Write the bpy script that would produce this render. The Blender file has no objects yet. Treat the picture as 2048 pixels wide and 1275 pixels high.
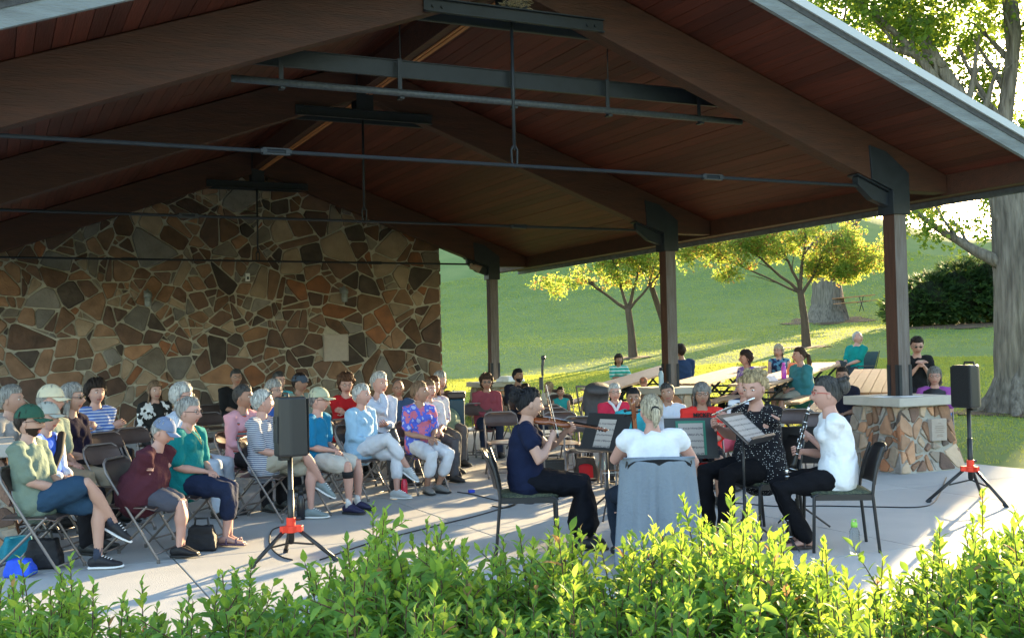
import bpy, math, random
import numpy as np
from mathutils import Vector as V, Matrix, Quaternion, noise
from math import sin, cos, pi, radians, sqrt, atan2

random.seed(7)
rnd = random.random
def ru(a, b): return a + (b - a) * random.random()
S = bpy.context.scene
COL = S.collection

# ------------------------------------------------------------------ camera
EYE = V((0, 0, 1.6))
YAW, PITCH, ROLL = .4451, .0277, -.0215
FW = V((sin(YAW) * cos(PITCH), cos(YAW) * cos(PITCH), sin(PITCH)))
RT = FW.cross(V((0, 0, 1))).normalized(); UP = RT.cross(FW)
R2 = RT * cos(ROLL) + UP * sin(ROLL); U2 = UP * cos(ROLL) - RT * sin(ROLL)
cd = bpy.data.cameras.new('camera'); cam = bpy.data.objects.new('camera', cd); COL.objects.link(cam)
cam.matrix_world = Matrix(((R2.x, U2.x, -FW.x, 0), (R2.y, U2.y, -FW.y, 0), (R2.z, U2.z, -FW.z, EYE.z), (0, 0, 0, 1)))
cd.sensor_width = 36; cd.lens = 36 * 2190 / 2048; cd.clip_end = 3000; cd.clip_start = .05
S.camera = cam
# ------------------------------------------------------------------ sky, sun, exposure
SUN_AZ, SUN_EL = radians(55), radians(9.6)
w = bpy.data.worlds.new('World'); S.world = w; w.use_nodes = True
nt = w.node_tree; bg = nt.nodes['Background']
sk = nt.nodes.new('ShaderNodeTexSky'); sk.sky_type = 'NISHITA'; sk.sun_disc = False
sk.sun_elevation = SUN_EL; sk.sun_rotation = SUN_AZ; sk.air_density = 1.0; sk.dust_density = 1.2; sk.ozone_density = 1.0
nt.links.new(sk.outputs[0], bg.inputs[0]); bg.inputs[1].default_value = .15
sl = bpy.data.lights.new('sun', 'SUN'); so = bpy.data.objects.new('sun', sl); COL.objects.link(so)
sl.energy = 4.5; sl.angle = radians(.6); sl.color = (1, .75, .41)
sd = V((sin(SUN_AZ) * cos(SUN_EL), cos(SUN_AZ) * cos(SUN_EL), sin(SUN_EL)))
so.rotation_euler = sd.to_track_quat('Z', 'Y').to_euler(); so.location = (30, 30, 20)
S.view_settings.view_transform = 'Standard'; S.view_settings.look = 'None'
S.view_settings.exposure = 2.68; S.view_settings.gamma = 1; S.view_settings.use_curve_mapping = False
S.cycles.max_bounces = 7; S.cycles.diffuse_bounces = 4; S.cycles.transparent_max_bounces = 8
S.cycles.sample_clamp_indirect = 6

# ------------------------------------------------------------------ materials
MATS = {}
def mat(name, c, rough=.7, metal=0, c2=None, scale=6, bump=0, bscale=None, stretch=(1, 1, 1), detail=6, spec=.3,
        trans=0, tcol=None, vary=0, contrast=.25, emit=None, alpha=1, glass=False, coat=0):
    if name in MATS: return MATS[name]
    m = bpy.data.materials.new(name); m.use_nodes = True; MATS[name] = m
    n = m.node_tree; L = n.links; b = n.nodes['Principled BSDF']
    b.inputs['Roughness'].default_value = rough; b.inputs['Metallic'].default_value = metal
    b.inputs['Specular IOR Level'].default_value = spec; b.inputs['Coat Weight'].default_value = coat
    m.diffuse_color = (*c, 1)
    tc = n.nodes.new('ShaderNodeTexCoord'); mp = n.nodes.new('ShaderNodeMapping'); mp.inputs['Scale'].default_value = stretch
    L.new(tc.outputs['Object'], mp.inputs[0])
    out = None
    if c2 is not None:
        nz = n.nodes.new('ShaderNodeTexNoise'); nz.inputs['Scale'].default_value = scale; nz.inputs['Detail'].default_value = detail
        L.new(mp.outputs[0], nz.inputs[0])
        cr = n.nodes.new('ShaderNodeValToRGB'); cr.color_ramp.elements[0].position = .5 - contrast; cr.color_ramp.elements[1].position = .5 + contrast
        cr.color_ramp.elements[0].color = (*c, 1); cr.color_ramp.elements[1].color = (*c2, 1)
        L.new(nz.outputs[0], cr.inputs[0]); out = cr.outputs[0]
    if vary:
        oi = n.nodes.new('ShaderNodeObjectInfo'); h = n.nodes.new('ShaderNodeHueSaturation')
        mr = n.nodes.new('ShaderNodeMapRange'); mr.inputs[3].default_value = 1 - vary; mr.inputs[4].default_value = 1 + vary
        L.new(oi.outputs['Random'], mr.inputs[0]); L.new(mr.outputs[0], h.inputs['Value'])
        if out is not None: L.new(out, h.inputs['Color'])
        else: h.inputs['Color'].default_value = (*c, 1)
        out = h.outputs[0]
    if out is not None: L.new(out, b.inputs['Base Color'])
    else: b.inputs['Base Color'].default_value = (*c, 1)
    if bump:
        nb = n.nodes.new('ShaderNodeTexNoise'); nb.inputs['Scale'].default_value = bscale or scale * 3; nb.inputs['Detail'].default_value = 5
        L.new(mp.outputs[0], nb.inputs[0]); bp = n.nodes.new('ShaderNodeBump'); bp.inputs['Strength'].default_value = min(1, bump); bp.inputs['Distance'].default_value = .02 * max(1, bump)
        L.new(nb.outputs[0], bp.inputs['Height']); L.new(bp.outputs[0], b.inputs['Normal'])
    if glass:
        b.inputs['Transmission Weight'].default_value = 1; b.inputs['IOR'].default_value = 1.3
    if trans:
        t = n.nodes.new('ShaderNodeBsdfTranslucent'); mx = n.nodes.new('ShaderNodeMixShader'); mx.inputs[0].default_value = trans
        if tcol: t.inputs[0].default_value = (*tcol, 1)
        elif out is not None: L.new(out, t.inputs[0])
        else: t.inputs[0].default_value = (*c, 1)
        L.new(b.outputs[0], mx.inputs[1]); L.new(t.outputs[0], mx.inputs[2]); L.new(mx.outputs[0], n.nodes['Material Output'].inputs[0])
    return m
def pattern_mat(name, kind, c, c2, scale, c3=None, rough=.85, thr=.5, axis='Z'):
    """cloth print: stripes, dots, blotches"""
    if name in MATS: return MATS[name]
    m = bpy.data.materials.new(name); m.use_nodes = True; MATS[name] = m; n = m.node_tree; L = n.links; b = n.nodes['Principled BSDF']
    b.inputs['Roughness'].default_value = rough; b.inputs['Specular IOR Level'].default_value = .15
    tc = n.nodes.new('ShaderNodeTexCoord'); cr = n.nodes.new('ShaderNodeValToRGB'); cr.color_ramp.interpolation = 'CONSTANT'
    e = cr.color_ramp.elements
    e[0].color = (*c, 1); e[1].color = (*c2, 1); e[1].position = thr
    if c3: q = e.new(min(.95, thr + .12)); q.color = (*c3, 1)
    if kind == 'stripe':
        t = n.nodes.new('ShaderNodeTexWave'); t.bands_direction = axis; t.inputs['Scale'].default_value = scale; t.inputs['Distortion'].default_value = .6
        L.new(tc.outputs['Object'], t.inputs[0]); L.new(t.outputs['Fac'], cr.inputs[0])
    elif kind == 'dots':
        t = n.nodes.new('ShaderNodeTexVoronoi'); t.inputs['Scale'].default_value = scale; t.inputs['Randomness'].default_value = .6
        L.new(tc.outputs['Object'], t.inputs[0]); L.new(t.outputs['Distance'], cr.inputs[0])
    else:
        t = n.nodes.new('ShaderNodeTexNoise'); t.inputs['Scale'].default_value = scale; t.inputs['Detail'].default_value = 3
        L.new(tc.outputs['Object'], t.inputs[0]); L.new(t.outputs[0], cr.inputs[0])
    L.new(cr.outputs[0], b.inputs['Base Color'])
    nb = n.nodes.new('ShaderNodeTexNoise'); nb.inputs['Scale'].default_value = 14; L.new(tc.outputs['Object'], nb.inputs[0])
    bp = n.nodes.new('ShaderNodeBump'); bp.inputs['Strength'].default_value = .5; bp.inputs['Distance'].default_value = .02
    L.new(nb.outputs[0], bp.inputs['Height']); L.new(bp.outputs[0], b.inputs['Normal'])
    return m
def cloth(name, c, k=1.25):
    c = tuple(q * (.68 if max(c) < .5 else .88) for q in c)
    return mat('cloth_' + name, c, .9, c2=tuple(min(.9, x * k) for x in c), scale=5, bump=1.3, bscale=9, spec=.12)

# ------------------------------------------------------------------ mesh building
class MB:
    def __init__(s): s.v = []; s.f = []; s.m = []; s.mi = 0
    def add(s, vs, fs, mi=None):
        o = len(s.v); s.v.extend([tuple(p) for p in vs]); s.f.extend([[i + o for i in f] for f in fs]); s.m.extend([s.mi if mi is None else mi] * len(fs)); return o
    def box(s, c, d, rot=None, mi=None, taper=1):
        hx, hy, hz = d[0] / 2, d[1] / 2, d[2] / 2; P = []
        for z in (-1, 1):
            k = taper if z > 0 else 1
            for x, y in ((-1, -1), (1, -1), (1, 1), (-1, 1)): P.append(V((x * hx * k, y * hy * k, z * hz)))
        if rot is not None: P = [rot @ p for p in P]
        c = V(c)
        s.add([p + c for p in P], [(0, 3, 2, 1), (4, 5, 6, 7), (0, 1, 5, 4), (1, 2, 6, 5), (2, 3, 7, 6), (3, 0, 4, 7)], mi)
    def beam(s, a, b, wd, h, up=V((0, 0, 1)), mi=None):
        a, b = V(a), V(b); d = (b - a); l = d.length; d.normalize(); r = d.cross(up).normalized(); u = r.cross(d)
        s.box((a + b) / 2, (wd, l, h), Matrix((r, d, u)).transposed(), mi)
    def prism(s, poly, a, b, mi=None):
        """poly: list of 2D pts mapped by function a(p,t) t in 0,1"""
        n = len(poly); s.add([a(p, 0) for p in poly] + [a(p, 1) for p in poly],
            [list(range(n))[::-1], list(range(n, 2 * n))] + [(i, (i + 1) % n, n + (i + 1) % n, n + i) for i in range(n)], mi)
    def tube(s, pts, rad, n=10, side=None, cap=True, mi=None, rnd_cap=True):
        """rad: list of r or (r_side, r_other); side = hint vector for first axis"""
        pts = [V(p) for p in pts]; k = len(pts)
        if not isinstance(rad, (list, tuple)) : rad = [rad] * k
        T = []
        for i in range(k):
            d = pts[min(i + 1, k - 1)] - pts[max(i - 1, 0)]
            if d.length < 1e-9: d = V((0, 0, 1))
            T.append(d.normalized())
        A = V(side) if side is not None else (V((0, 0, 1)) if abs(T[0].z) < .9 else V((0, 1, 0)))
        rings = []; prevA = A
        for i in range(k):
            a = (prevA - T[i] * prevA.dot(T[i]))
            if a.length < 1e-4: a = T[i].orthogonal()
            a.normalize(); prevA = a if side is None else A
            b = T[i].cross(a); r = rad[i]; ra, rb = r if isinstance(r, (tuple, list)) else (r, r)
            rings.append((pts[i], a, b, ra, rb, T[i]))
        if cap and rnd_cap:
            p, a, b, ra, rb, t = rings[0]; q = min(ra, rb)
            pre = [(p - t * q * .9, a, b, ra * .35, rb * .35, t), (p - t * q * .55, a, b, ra * .8, rb * .8, t)]
            p, a, b, ra, rb, t = rings[-1]; q = min(ra, rb)
            post = [(p + t * q * .55, a, b, ra * .8, rb * .8, t), (p + t * q * .9, a, b, ra * .35, rb * .35, t)]
            rings = pre + rings + post
        vs = []; fs = []
        for (p, a, b, ra, rb, t) in rings:
            for j in range(n):
                th = 2 * pi * j / n; vs.append(p + a * (ra * cos(th)) + b * (rb * sin(th)))
        K = len(rings)
        for i in range(K - 1):
            for j in range(n): fs.append((i * n + j, i * n + (j + 1) % n, (i + 1) * n + (j + 1) % n, (i + 1) * n + j))
        if cap: fs.append(list(range(n))[::-1]); fs.append([(K - 1) * n + j for j in range(n)])
        s.add(vs, fs, mi)
    def cyl(s, a, b, r, n=10, mi=None, r2=None): s.tube([a, b], [r, r if r2 is None else r2], n, mi=mi, rnd_cap=False)
    def lathe(s, c, prof, n=14, mi=None, axis=None, sx=1, sy=1):
        """prof list of (r,z)"""
        vs = []; fs = []; c = V(c)
        for r, z in prof:
            for j in range(n):
                th = 2 * pi * j / n; p = V((r * cos(th) * sx, r * sin(th) * sy, z)); vs.append(c + (axis @ p if axis else p))
        for i in range(len(prof) - 1):
            for j in range(n): fs.append((i * n + j, i * n + (j + 1) % n, (i + 1) * n + (j + 1) % n, (i + 1) * n + j))
        fs.append(list(range(n))[::-1]); fs.append([(len(prof) - 1) * n + j for j in range(n)])
        s.add(vs, fs, mi)
    def ball(s, c, r, n=10, mi=None, rot=None):
        rx, ry, rz = r if isinstance(r, (tuple, list)) else (r, r, r); vs = []; fs = []; m = max(4, n // 2 + 1); c = V(c)
        for i in range(m + 1):
            ph = pi * i / m
            for j in range(n):
                th = 2 * pi * j / n; p = V((rx * sin(ph) * cos(th), ry * sin(ph) * sin(th), rz * cos(ph)))
                vs.append(c + (rot @ p if rot is not None else p))
        for i in range(m):
            for j in range(n): fs.append((i * n + j, (i + 1) * n + j, (i + 1) * n + (j + 1) % n, i * n + (j + 1) % n))
        s.add(vs, fs, mi)
    def mesh(s, name, mats, smooth=False):
        me = bpy.data.meshes.new(name); me.from_pydata(s.v, [], s.f)
        for m in (mats if isinstance(mats, (list, tuple)) else [mats]): me.materials.append(m)
        if len(me.materials) > 1: me.polygons.foreach_set('material_index', s.m)
        if smooth: me.polygons.foreach_set('use_smooth', [True] * len(me.polygons))
        me.update(); return me
    def build(s, name, mats, parent=None, smooth=False, bevel=0, **kw):
        me = s.mesh(name, mats, smooth); return link(name, me, parent, bevel=bevel, **kw)
def link(name, me, parent=None, loc=None, rz=None, bevel=0, label=None, cat=None, group=None, kind=None, M=None):
    o = bpy.data.objects.new(name, me); COL.objects.link(o)
    if parent is not None: o.parent = parent
    if M is not None: o.matrix_local = M
    if loc is not None: o.location = loc
    if rz is not None: o.rotation_euler = (0, 0, rz)
    if bevel:
        b = o.modifiers.new('bevel', 'BEVEL'); b.width = bevel; b.segments = 2; b.limit_method = 'ANGLE'
    tag(o, label, cat, group, kind); return o
def tag(o, label=None, cat=None, group=None, kind=None):
    if label: o['label'] = label
    if cat: o['category'] = cat
    if group: o['group'] = group
    if kind: o['kind'] = kind
    return o
def thing(name, label, cat, loc=(0, 0, 0), rz=0, group=None):
    return link(name, None, loc=loc, rz=rz, label=label, cat=cat, group=group)
def remesh(mb, name, mats, vox=.014, wrinkle=0, smooth=2, seed=0):
    """fuse overlapping volumes into one continuous skin"""
    me = bpy.data.meshes.new('tmp'); me.from_pydata(mb.v, [], mb.f); o = bpy.data.objects.new('tmp', me); COL.objects.link(o)
    r = o.modifiers.new('r', 'REMESH'); r.mode = 'VOXEL'; r.voxel_size = vox; r.use_smooth_shade = True
    if smooth: sm = o.modifiers.new('s', 'SMOOTH'); sm.factor = .6; sm.iterations = smooth
    dg = bpy.context.evaluated_depsgraph_get(); ev = o.evaluated_get(dg)
    out = bpy.data.meshes.new_from_object(ev); out.name = name
    bpy.data.objects.remove(o); bpy.data.meshes.remove(me)
    out.materials.clear(); out.materials.append(mats)
    if wrinkle:
        n = len(out.vertices); co = np.empty(n * 3); out.vertices.foreach_get('co', co); co = co.reshape(-1, 3)
        no = np.empty(n * 3); out.vertices.foreach_get('normal', no); no = no.reshape(-1, 3)
        sd_ = seed * 3.7
        f = np.sin(co[:, 2] * 38 + 6 * np.sin(co[:, 0] * 9 + sd_) + 5 * np.sin(co[:, 1] * 11 + sd_)) * .5 + np.sin(co[:, 0] * 45 + 5 * np.sin(co[:, 2] * 13 + sd_) + co[:, 1] * 22) * .5
        co += no * (f * wrinkle)[:, None]; out.vertices.foreach_set('co', co.ravel())
    out.polygons.foreach_set('use_smooth', [True] * len(out.polygons)); out.update()
    return out
def joinmesh(base, mb, mats, smooth=True):
    """append mb geometry to mesh base; returns new mesh"""
    n = len(base.vertices); co = np.empty(n * 3); base.vertices.foreach_get('co', co)
    v = [tuple(p) for p in co.reshape(-1, 3)] + mb.v; f = [list(p.vertices) for p in base.polygons] + [[i + n for i in q] for q in mb.f]
    mi = [0] * len(base.polygons) + mb.m; me = bpy.data.meshes.new(base.name); me.from_pydata(v, [], f)
    for m in mats: me.materials.append(m)
    me.polygons.foreach_set('material_index', mi); me.polygons.foreach_set('use_smooth', [True] * len(mi)); me.update(); return me

# ------------------------------------------------------------------ ground
#<TH>
PROF = [(-1e4, 0), (18, 0), (20, .02), (22, .10), (26, .32), (33, .80), (38, 1.22), (50, 2.0), (58, 2.55), (70, 4.1), (85, 7.2), (100, 10.1), (115, 11.0), (150, 11.3), (1e4, 11.3)]
PX = np.arange(10, 170, 1.0); PY = np.interp(PX, [p[0] for p in PROF], [p[1] for p in PROF])
for _ in range(14): PY[1:-1] = (PY[:-2] + PY[1:-1] * 2 + PY[2:]) / 4
def th0(x, y):
    u = x * .819 + y * .574; t = x * .574 - y * .819
    b = min(1, max(0, (-t - 11) / 14)); c = min(1, max(0, (u - 52) / 44))
    return float(np.interp(u, PX, PY)) + 3.6 * b * b * (3 - 2 * b) * c * c * (3 - 2 * c)
#</TH>
def th(x, y):
    h = th0(x, y); s_ = x * .819 + y * .574
    if s_ > 21: h += noise.noise(V((x * .09, y * .09, 0))) * .12 * min(1, (s_ - 21) / 10)
    return h

def grid_axis(lo, hi, c0, c1, fine, coarse_k=1.18):
    xs = list(np.arange(c0, c1, fine)); st = fine; x = c0
    while x > lo: st *= coarse_k; x -= st; xs.insert(0, x)
    st = fine; x = xs[-1]
    while x < hi: st *= coarse_k; x += st; xs.append(x)
    return xs
M_grass = mat('grass_ground', (.12, .185, .06), .95, c2=(.20, .245, .085), scale=.35, bump=1.0, bscale=40, detail=9, spec=.05, contrast=.3)
gx = grid_axis(-700, 900, -2, 70, 1.6); gy = grid_axis(-300, 900, 6, 90, 1.6); g = MB()
vs = []
for x in gx:
    for y in gy:
        inslab = (-6 < x < 9.0 and y < 24.5) or (-6 < x < 11.0 and y < 13.4)
        vs.append((x, y, th(x, y) - (.06 if inslab else .0) - .03))
ny = len(gy)
g.add(vs, [(i * ny + j, (i + 1) * ny + j, (i + 1) * ny + j + 1, i * ny + j + 1) for i in range(len(gx) - 1) for j in range(ny - 1)])
ground = g.build('ground', M_grass, smooth=True, kind='structure')

# concrete floor: base sheet and separate panels with recessed joints
M_conc = mat('concrete', (.32, .325, .33), .75, c2=(.44, .435, .42), scale=1.1, bump=.3, bscale=110, detail=12, vary=.06, contrast=.3)
M_joint = mat('joint', (.12, .12, .12), .95)
g = MB(); g.box((2.5, 8, -.1), (18.1, 33, .12)); g.box((10.2, 4.5, -.1), (2.6, 17.9, .12))
floor = g.build('floor', M_joint, kind='structure')
def slab(x0, x1, y0, y1):
    m = MB(); gp = .006; m.box(((x0 + x1) / 2, (y0 + y1) / 2, -.02), (x1 - x0 - 2 * gp, y1 - y0 - 2 * gp, .04)); m.build('concrete_slab', M_conc, floor, bevel=.004)
xs = [-6.5, -3.9, -1.3, 1.3, 3.9, 6.5, 9.05]; ys = [-4, -1.4, 1.2, 3.8, 6.4, 9.0, 11.6, 13.4, 16.0, 18.6, 21.2, 24.4]
for i in range(len(xs) - 1):
    for j in range(len(ys) - 1): slab(xs[i], xs[i + 1], ys[j], ys[j + 1])
for j in range(7): slab(9.05, 11.45, ys[j], ys[j + 1])

# grass tufts around the slab
def tufts(name, n, region, hmin, hmax, c, tc, seed):
    random.seed(seed); m = MB(); k = 0
    while k < n:
        x, y = region()
        if (x < 9.15 and y < 24.6) or (x < 11.55 and y < 13.5): continue
        k += 1; z = th(x, y) - .03
        d = sqrt(x * x + y * y); s_ = max(1, d / 16)
        for b in range(3):
            a = ru(0, 2 * pi); h = ru(hmin, hmax) * (.8 + .2 * s_); wd = .006 * s_; px, py = x + ru(-.05, .05) * s_, y + ru(-.05, .05) * s_
            lx, ly = cos(a) * h * .5, sin(a) * h * .5; q = (-sin(a) * wd, cos(a) * wd)
            m.add([(px - q[0], py - q[1], z), (px + q[0], py + q[1], z), (px + lx * .4 + q[0] * .6, py + ly * .4 + q[1] * .6, z + h * .6), (px + lx, py + ly, z + h)], [(0, 1, 2), (0, 2, 3)])
    return m.build(name, mat(name + '_blades', c, .8, c2=tuple(q * 1.5 for q in c), scale=2, trans=.5, tcol=tc, spec=.1), kind='stuff')
def reg_near():
    a = ru(.24, 1.0); d = 15 + 22 * sqrt(rnd()) ; return sin(a) * d, cos(a) * d
def reg_mid():
    a = ru(.3, .95); d = 30 + 60 * sqrt(rnd()); return sin(a) * d, cos(a) * d
tufts('grass', 56000, reg_near, .025, .045, (.13, .19, .05), (.50, .52, .09), 3)
tufts('lawn_grass', 60000, reg_mid, .018, .034, (.13, .19, .05), (.46, .50, .09), 5)

# ------------------------------------------------------------------ pavilion dimensions
XR, XC, XL = 5.05, 10.4, -.55
FY = [10.44, 15.62, 22.82]
YF, YB = 9.0, 24.6
SL = .358
def deckz(x): return 5.95 - SL * abs(x - XR)
EAVE = 6.75
M_plank = mat('deck_wood', (.105, .022, .011), .6, c2=(.060, .015, .0085), scale=3, stretch=(6, .5, 6), bump=.3, bscale=12, vary=.28, spec=.4)
M_beam = mat('beam_wood', (.074, .027, .016), .6, c2=(.040, .018, .013), scale=3, stretch=(.7, 3, 5), bump=.4, bscale=14, spec=.35)
M_post = mat('post_wood', (.10, .045, .030), .75, c2=(.055, .028, .020), scale=5, stretch=(6, 6, .5), bump=.6, bscale=20)
M_postw = mat('post_weathered_skylit', (.20, .18, .17), .8, c2=(.11, .085, .075), scale=5, stretch=(6, 6, .5), bump=.8, bscale=20)  # weathered grey, with sky light on the columns' front face painted in
M_fascia = mat('fascia_weathered', (.22, .25, .26), .8, c2=(.14, .15, .155), scale=4, stretch=(.6, 3, 4), bump=.6, bscale=24)
M_white = mat('white_trim', (.48, .50, .52), .5)
M_steel = mat('black_steel', (.012, .016, .021), .5, c2=(.019, .024, .032), scale=9, spec=.35, bump=.1, bscale=60)
M_roof = mat('roofing', (.05, .05, .055), .9, c2=(.08, .08, .08), scale=20, bump=.5)
pav = thing('pavilion', 'open timber pavilion with red-brown plank ceiling on gabled beams', 'pavilion', (XR, 0, 0))
PI_ = Matrix.Translation((-XR, 0, 0))
def P(mb, name, m, **kw): return mb.build(name, m, pav, M=PI_, **kw)
# ceiling planks
ca = 1 / sqrt(1 + SL * SL)
nP = 46; wX = EAVE / nP
for sgn in (-1, 1):
    for i in range(nP):
        xa = XR + sgn * (i * wX + .002); xb = XR + sgn * ((i + 1) * wX - .004)
        br = sorted([ru(11.5, 22) for _ in range(1)]); cuts = [YF + .02] + br + [YB]
        for j in range(len(cuts) - 1):
            m = MB(); y0, y1 = cuts[j] + .002, cuts[j + 1] - .002; e = ru(-.003, .003)
            za, zb = deckz(xa) + e, deckz(xb) + e
            q = [(xa, y0, za), (xb, y0, zb), (xb, y1, zb), (xa, y1, za)]; t = [(a, b, c + .04) for a, b, c in q]
            fs = [(3, 2, 1, 0), (4, 5, 6, 7), (0, 1, 5, 4), (1, 2, 6, 5), (2, 3, 7, 6), (3, 0, 4, 7)]
            m.add(q + t, fs); P(m, 'ceiling_plank', M_plank)
# roof skin, ridge beam, fascias
m = MB()
for sgn in (-1, 1):
    q = [(XR, YF - .06, 6.0), (XR + sgn * (EAVE + .12), YF - .06, deckz(XR + EAVE + .12) + .05), (XR + sgn * (EAVE + .12), YB, deckz(XR + EAVE + .12) + .05), (XR, YB, 6.0)]
    t = [(a, b, c + .15) for a, b, c in q]
    m.add(q + t, [(3, 2, 1, 0), (4, 5, 6, 7), (0, 1, 5, 4), (1, 2, 6, 5), (2, 3, 7, 6), (3, 0, 4, 7)])
P(m, 'roof_covering', M_roof)
m = MB(); m.box((XR, (YF + YB) / 2, 5.62), (.22, YB - YF - .1, .34)); P(m, 'ridge_beam', M_beam, bevel=.006)
m = MB(); m.box((XR + .085, (YF + YB) / 2 , 5.435), (.05, YB - YF - .3, .022)); m.box((XR + .03, (YF + YB) / 2 , 5.438), (.03, YB - YF - .3, .014))
P(m, 'lit_ridge_edge', mat('lit_edge_orange', (.40, .16, .06), .5))  # bright strips paint the light caught along the ridge beam's lower edge
for sgn in (-1, 1):
    for nm, mt, z0, z1, ya, yb in (('rake_board', M_fascia, -.10, .11, YF - .05, YF + .0), ('rake_trim', M_white, .114, .205, YF - .085, YF - .02)):
        m = MB(); x1 = XR + sgn * (EAVE + .12); zz = deckz(XR + EAVE + .12)
        q = [(XR, ya, 5.95 + z0), (x1, ya, zz + z0), (x1, ya, zz + z1), (XR, ya, 5.95 + z1)]; t = [(a, yb, c) for a, b, c in q]
        m.add(q + t, [(0, 1, 2, 3), (7, 6, 5, 4), (0, 4, 5, 1), (1, 5, 6, 2), (2, 6, 7, 3), (3, 7, 4, 0)]); P(m, nm, mt)
    m = MB(); m.box((XR + sgn * (EAVE + .14), (YF + YB) / 2, deckz(XR + EAVE) + .05), (.04, YB - YF, .24)); P(m, 'eave_board', M_fascia)
    # eave beam outside the columns
    ys_ = [YF + .02, FY[0], FY[1], FY[2], YB]
    for a, b in zip(ys_[:-1], ys_[1:]):
        m = MB(); xa = XR + sgn * 6.25; m.beam((xa, a + .004, 3.62), (xa, b - .004, 3.62), .14, .29); P(m, 'eave_beam', M_beam, bevel=.008)
# frames
def frame(Y, k):
    T = .11
    for sgn in (-1, 1):
        def f(p, t): return (XR + sgn * p[0], Y - T + 2 * T * t, p[1])
        poly = [(.0, 5.93), (.0, 5.40), (5.0, 3.58), (5.35, 3.5), (6.17, 3.5), (6.17, deckz(XR + 6.17) - .004)]
        m = MB(); m.prism(poly, f, None); P(m, 'rafter', M_beam, bevel=.012)
    # collar channel, post plate at apex
    m = MB()
    for s_ in (-1, 1):
        m.box((XR, Y + s_ * (T + .02), 5.115), (2.1, .012, .13)); m.box((XR, Y + s_ * (T + .045), 5.18), (2.1, .05, .012)); m.box((XR, Y + s_ * (T + .045), 5.05), (2.1, .05, .012))
        for bx in (-.95, -.85, .85, .95): m.cyl((XR + bx, Y + s_ * (T + .02), 5.11), (XR + bx, Y + s_ * (T + .045), 5.11), .018, 6)
        m.box((XR, Y + s_ * (T + .012), 5.5), (.26, .012, .64))
    P(m, 'collar_channel', M_steel)
    m = MB(); m.cyl((XR, Y, 5.1), (XR, Y, 3.72), .018, 8); P(m, 'hanger_rod', M_steel, smooth=True)
    m = MB(); m.tube([(XR, Y, 3.78), (XR - .035, Y, 3.72), (XR - .03, Y, 3.58), (XR, Y, 3.53), (XR + .03, Y, 3.58), (XR + .035, Y, 3.72), (XR, Y, 3.78)], .012, 6); P(m, 'clevis', M_steel)
    for sgn in (-1, 1):
        ex = .35 if sgn < 0 else 0
        m = MB(); m.cyl((XR, Y, 3.55), (XR + sgn * (4.9 + ex), Y, 3.55), .02, 8)
        m.box((XR + sgn * 2.55, Y, 3.575), (.26, .05, .014)); m.box((XR + sgn * 2.55, Y, 3.525), (.26, .05, .014)); m.cyl((XR + sgn * 2.4, Y, 3.55), (XR + sgn * 2.46, Y, 3.55), .032, 6); m.cyl((XR + sgn * 2.64, Y, 3.55), (XR + sgn * 2.70, Y, 3.55), .032, 6)
        P(m, 'tie_rod', M_steel)
        def f(p, t): return (XR + sgn * (p[0] + ex), Y - .135 + .27 * t, p[1])
        m = MB(); m.prism([(5.21, 3.2), (5.49, 3.2), (5.49, 3.72), (5.12, 3.98), (4.85, 4.04), (4.88, 3.62), (5.21, 3.5)], f, None)
        def f2(p, t): return (XR + sgn * (p[0] + ex), Y - .05 + .10 * t, p[1])
        m.prism([(4.72, 3.655), (4.72, 3.56), (4.95, 3.38), (5.215, 3.30), (5.215, 3.47)], f2, None); m.beam((XR + sgn * (4.68 + ex), Y, 3.68), (XR + sgn * (5.2 + ex), Y, 3.49), .2, .014)
        P(m, 'column_bracket', M_steel, bevel=.004)
for k, Y in enumerate(FY): frame(Y, k)
# columns
for sgn in (-1, 1):
    X = XR + sgn * 5.35 - (.35 if sgn < 0 else 0)
    for Y in FY:
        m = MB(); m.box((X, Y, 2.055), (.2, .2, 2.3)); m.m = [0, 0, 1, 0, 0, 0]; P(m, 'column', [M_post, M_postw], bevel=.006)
        m = MB()
        for s_ in (-1, 1): m.box((X + s_ * .085, Y - .106, 1.1), (.045, .012, .4)); m.box((X - .106, Y + s_ * .07, 1.1), (.012, .05, .4)); m.box((X + .106, Y + s_ * .07, 1.1), (.012, .05, .4))
        P(m, 'base_bracket', M_steel)
# lighting pipe and steel I beam
m = MB(); m.box((XR + .2, 11.0, 4.62), (6.7, .008, .17)); m.box((XR + .2, 11.0, 4.709), (6.7, .045, .008)); m.box((XR + .2, 11.0, 4.531), (6.7, .045, .008)); P(m, 'steel_i_beam', M_steel)
m = MB(); m.cyl((2.17, 10.86, 4.33), (8.36, 10.86, 4.33), .038, 10); P(m, 'lighting_pipe', mat('galvanised', (.09, .10, .11), .5, .3, c2=(.05, .055, .06), scale=30), smooth=True)
for x in (2.68, 3.95, 5.28, 6.5, 7.78):
    m = MB(); m.box((x, 10.92, 4.5), (.045, .012, .42)); m.box((x, 10.9, 4.28), (.05, .1, .02)); m.cyl((x, 10.9, 4.7), (x, 10.9, deckz(x)), .006, 6); P(m, 'pipe_hanger', M_steel)
# bird nest over the collar
m = MB(); random.seed(4)
for i in range(220):
    a = ru(0, 2 * pi); r = ru(.03, .16); p = V((XR + .0 + r * cos(a), 10.36 - .04 + r * sin(a) * .4, 5.2 + ru(0, .14))); q = V((ru(-1, 1), ru(-1, 1), ru(-.5, .5))).normalized() * .07
    m.cyl(p - q, p + q, .003, 3)
m.build('bird_nest', mat('straw', (.34, .28, .18), .95), label='straw bird nest resting on the steel collar at the roof ridge', cat='nest')

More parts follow.
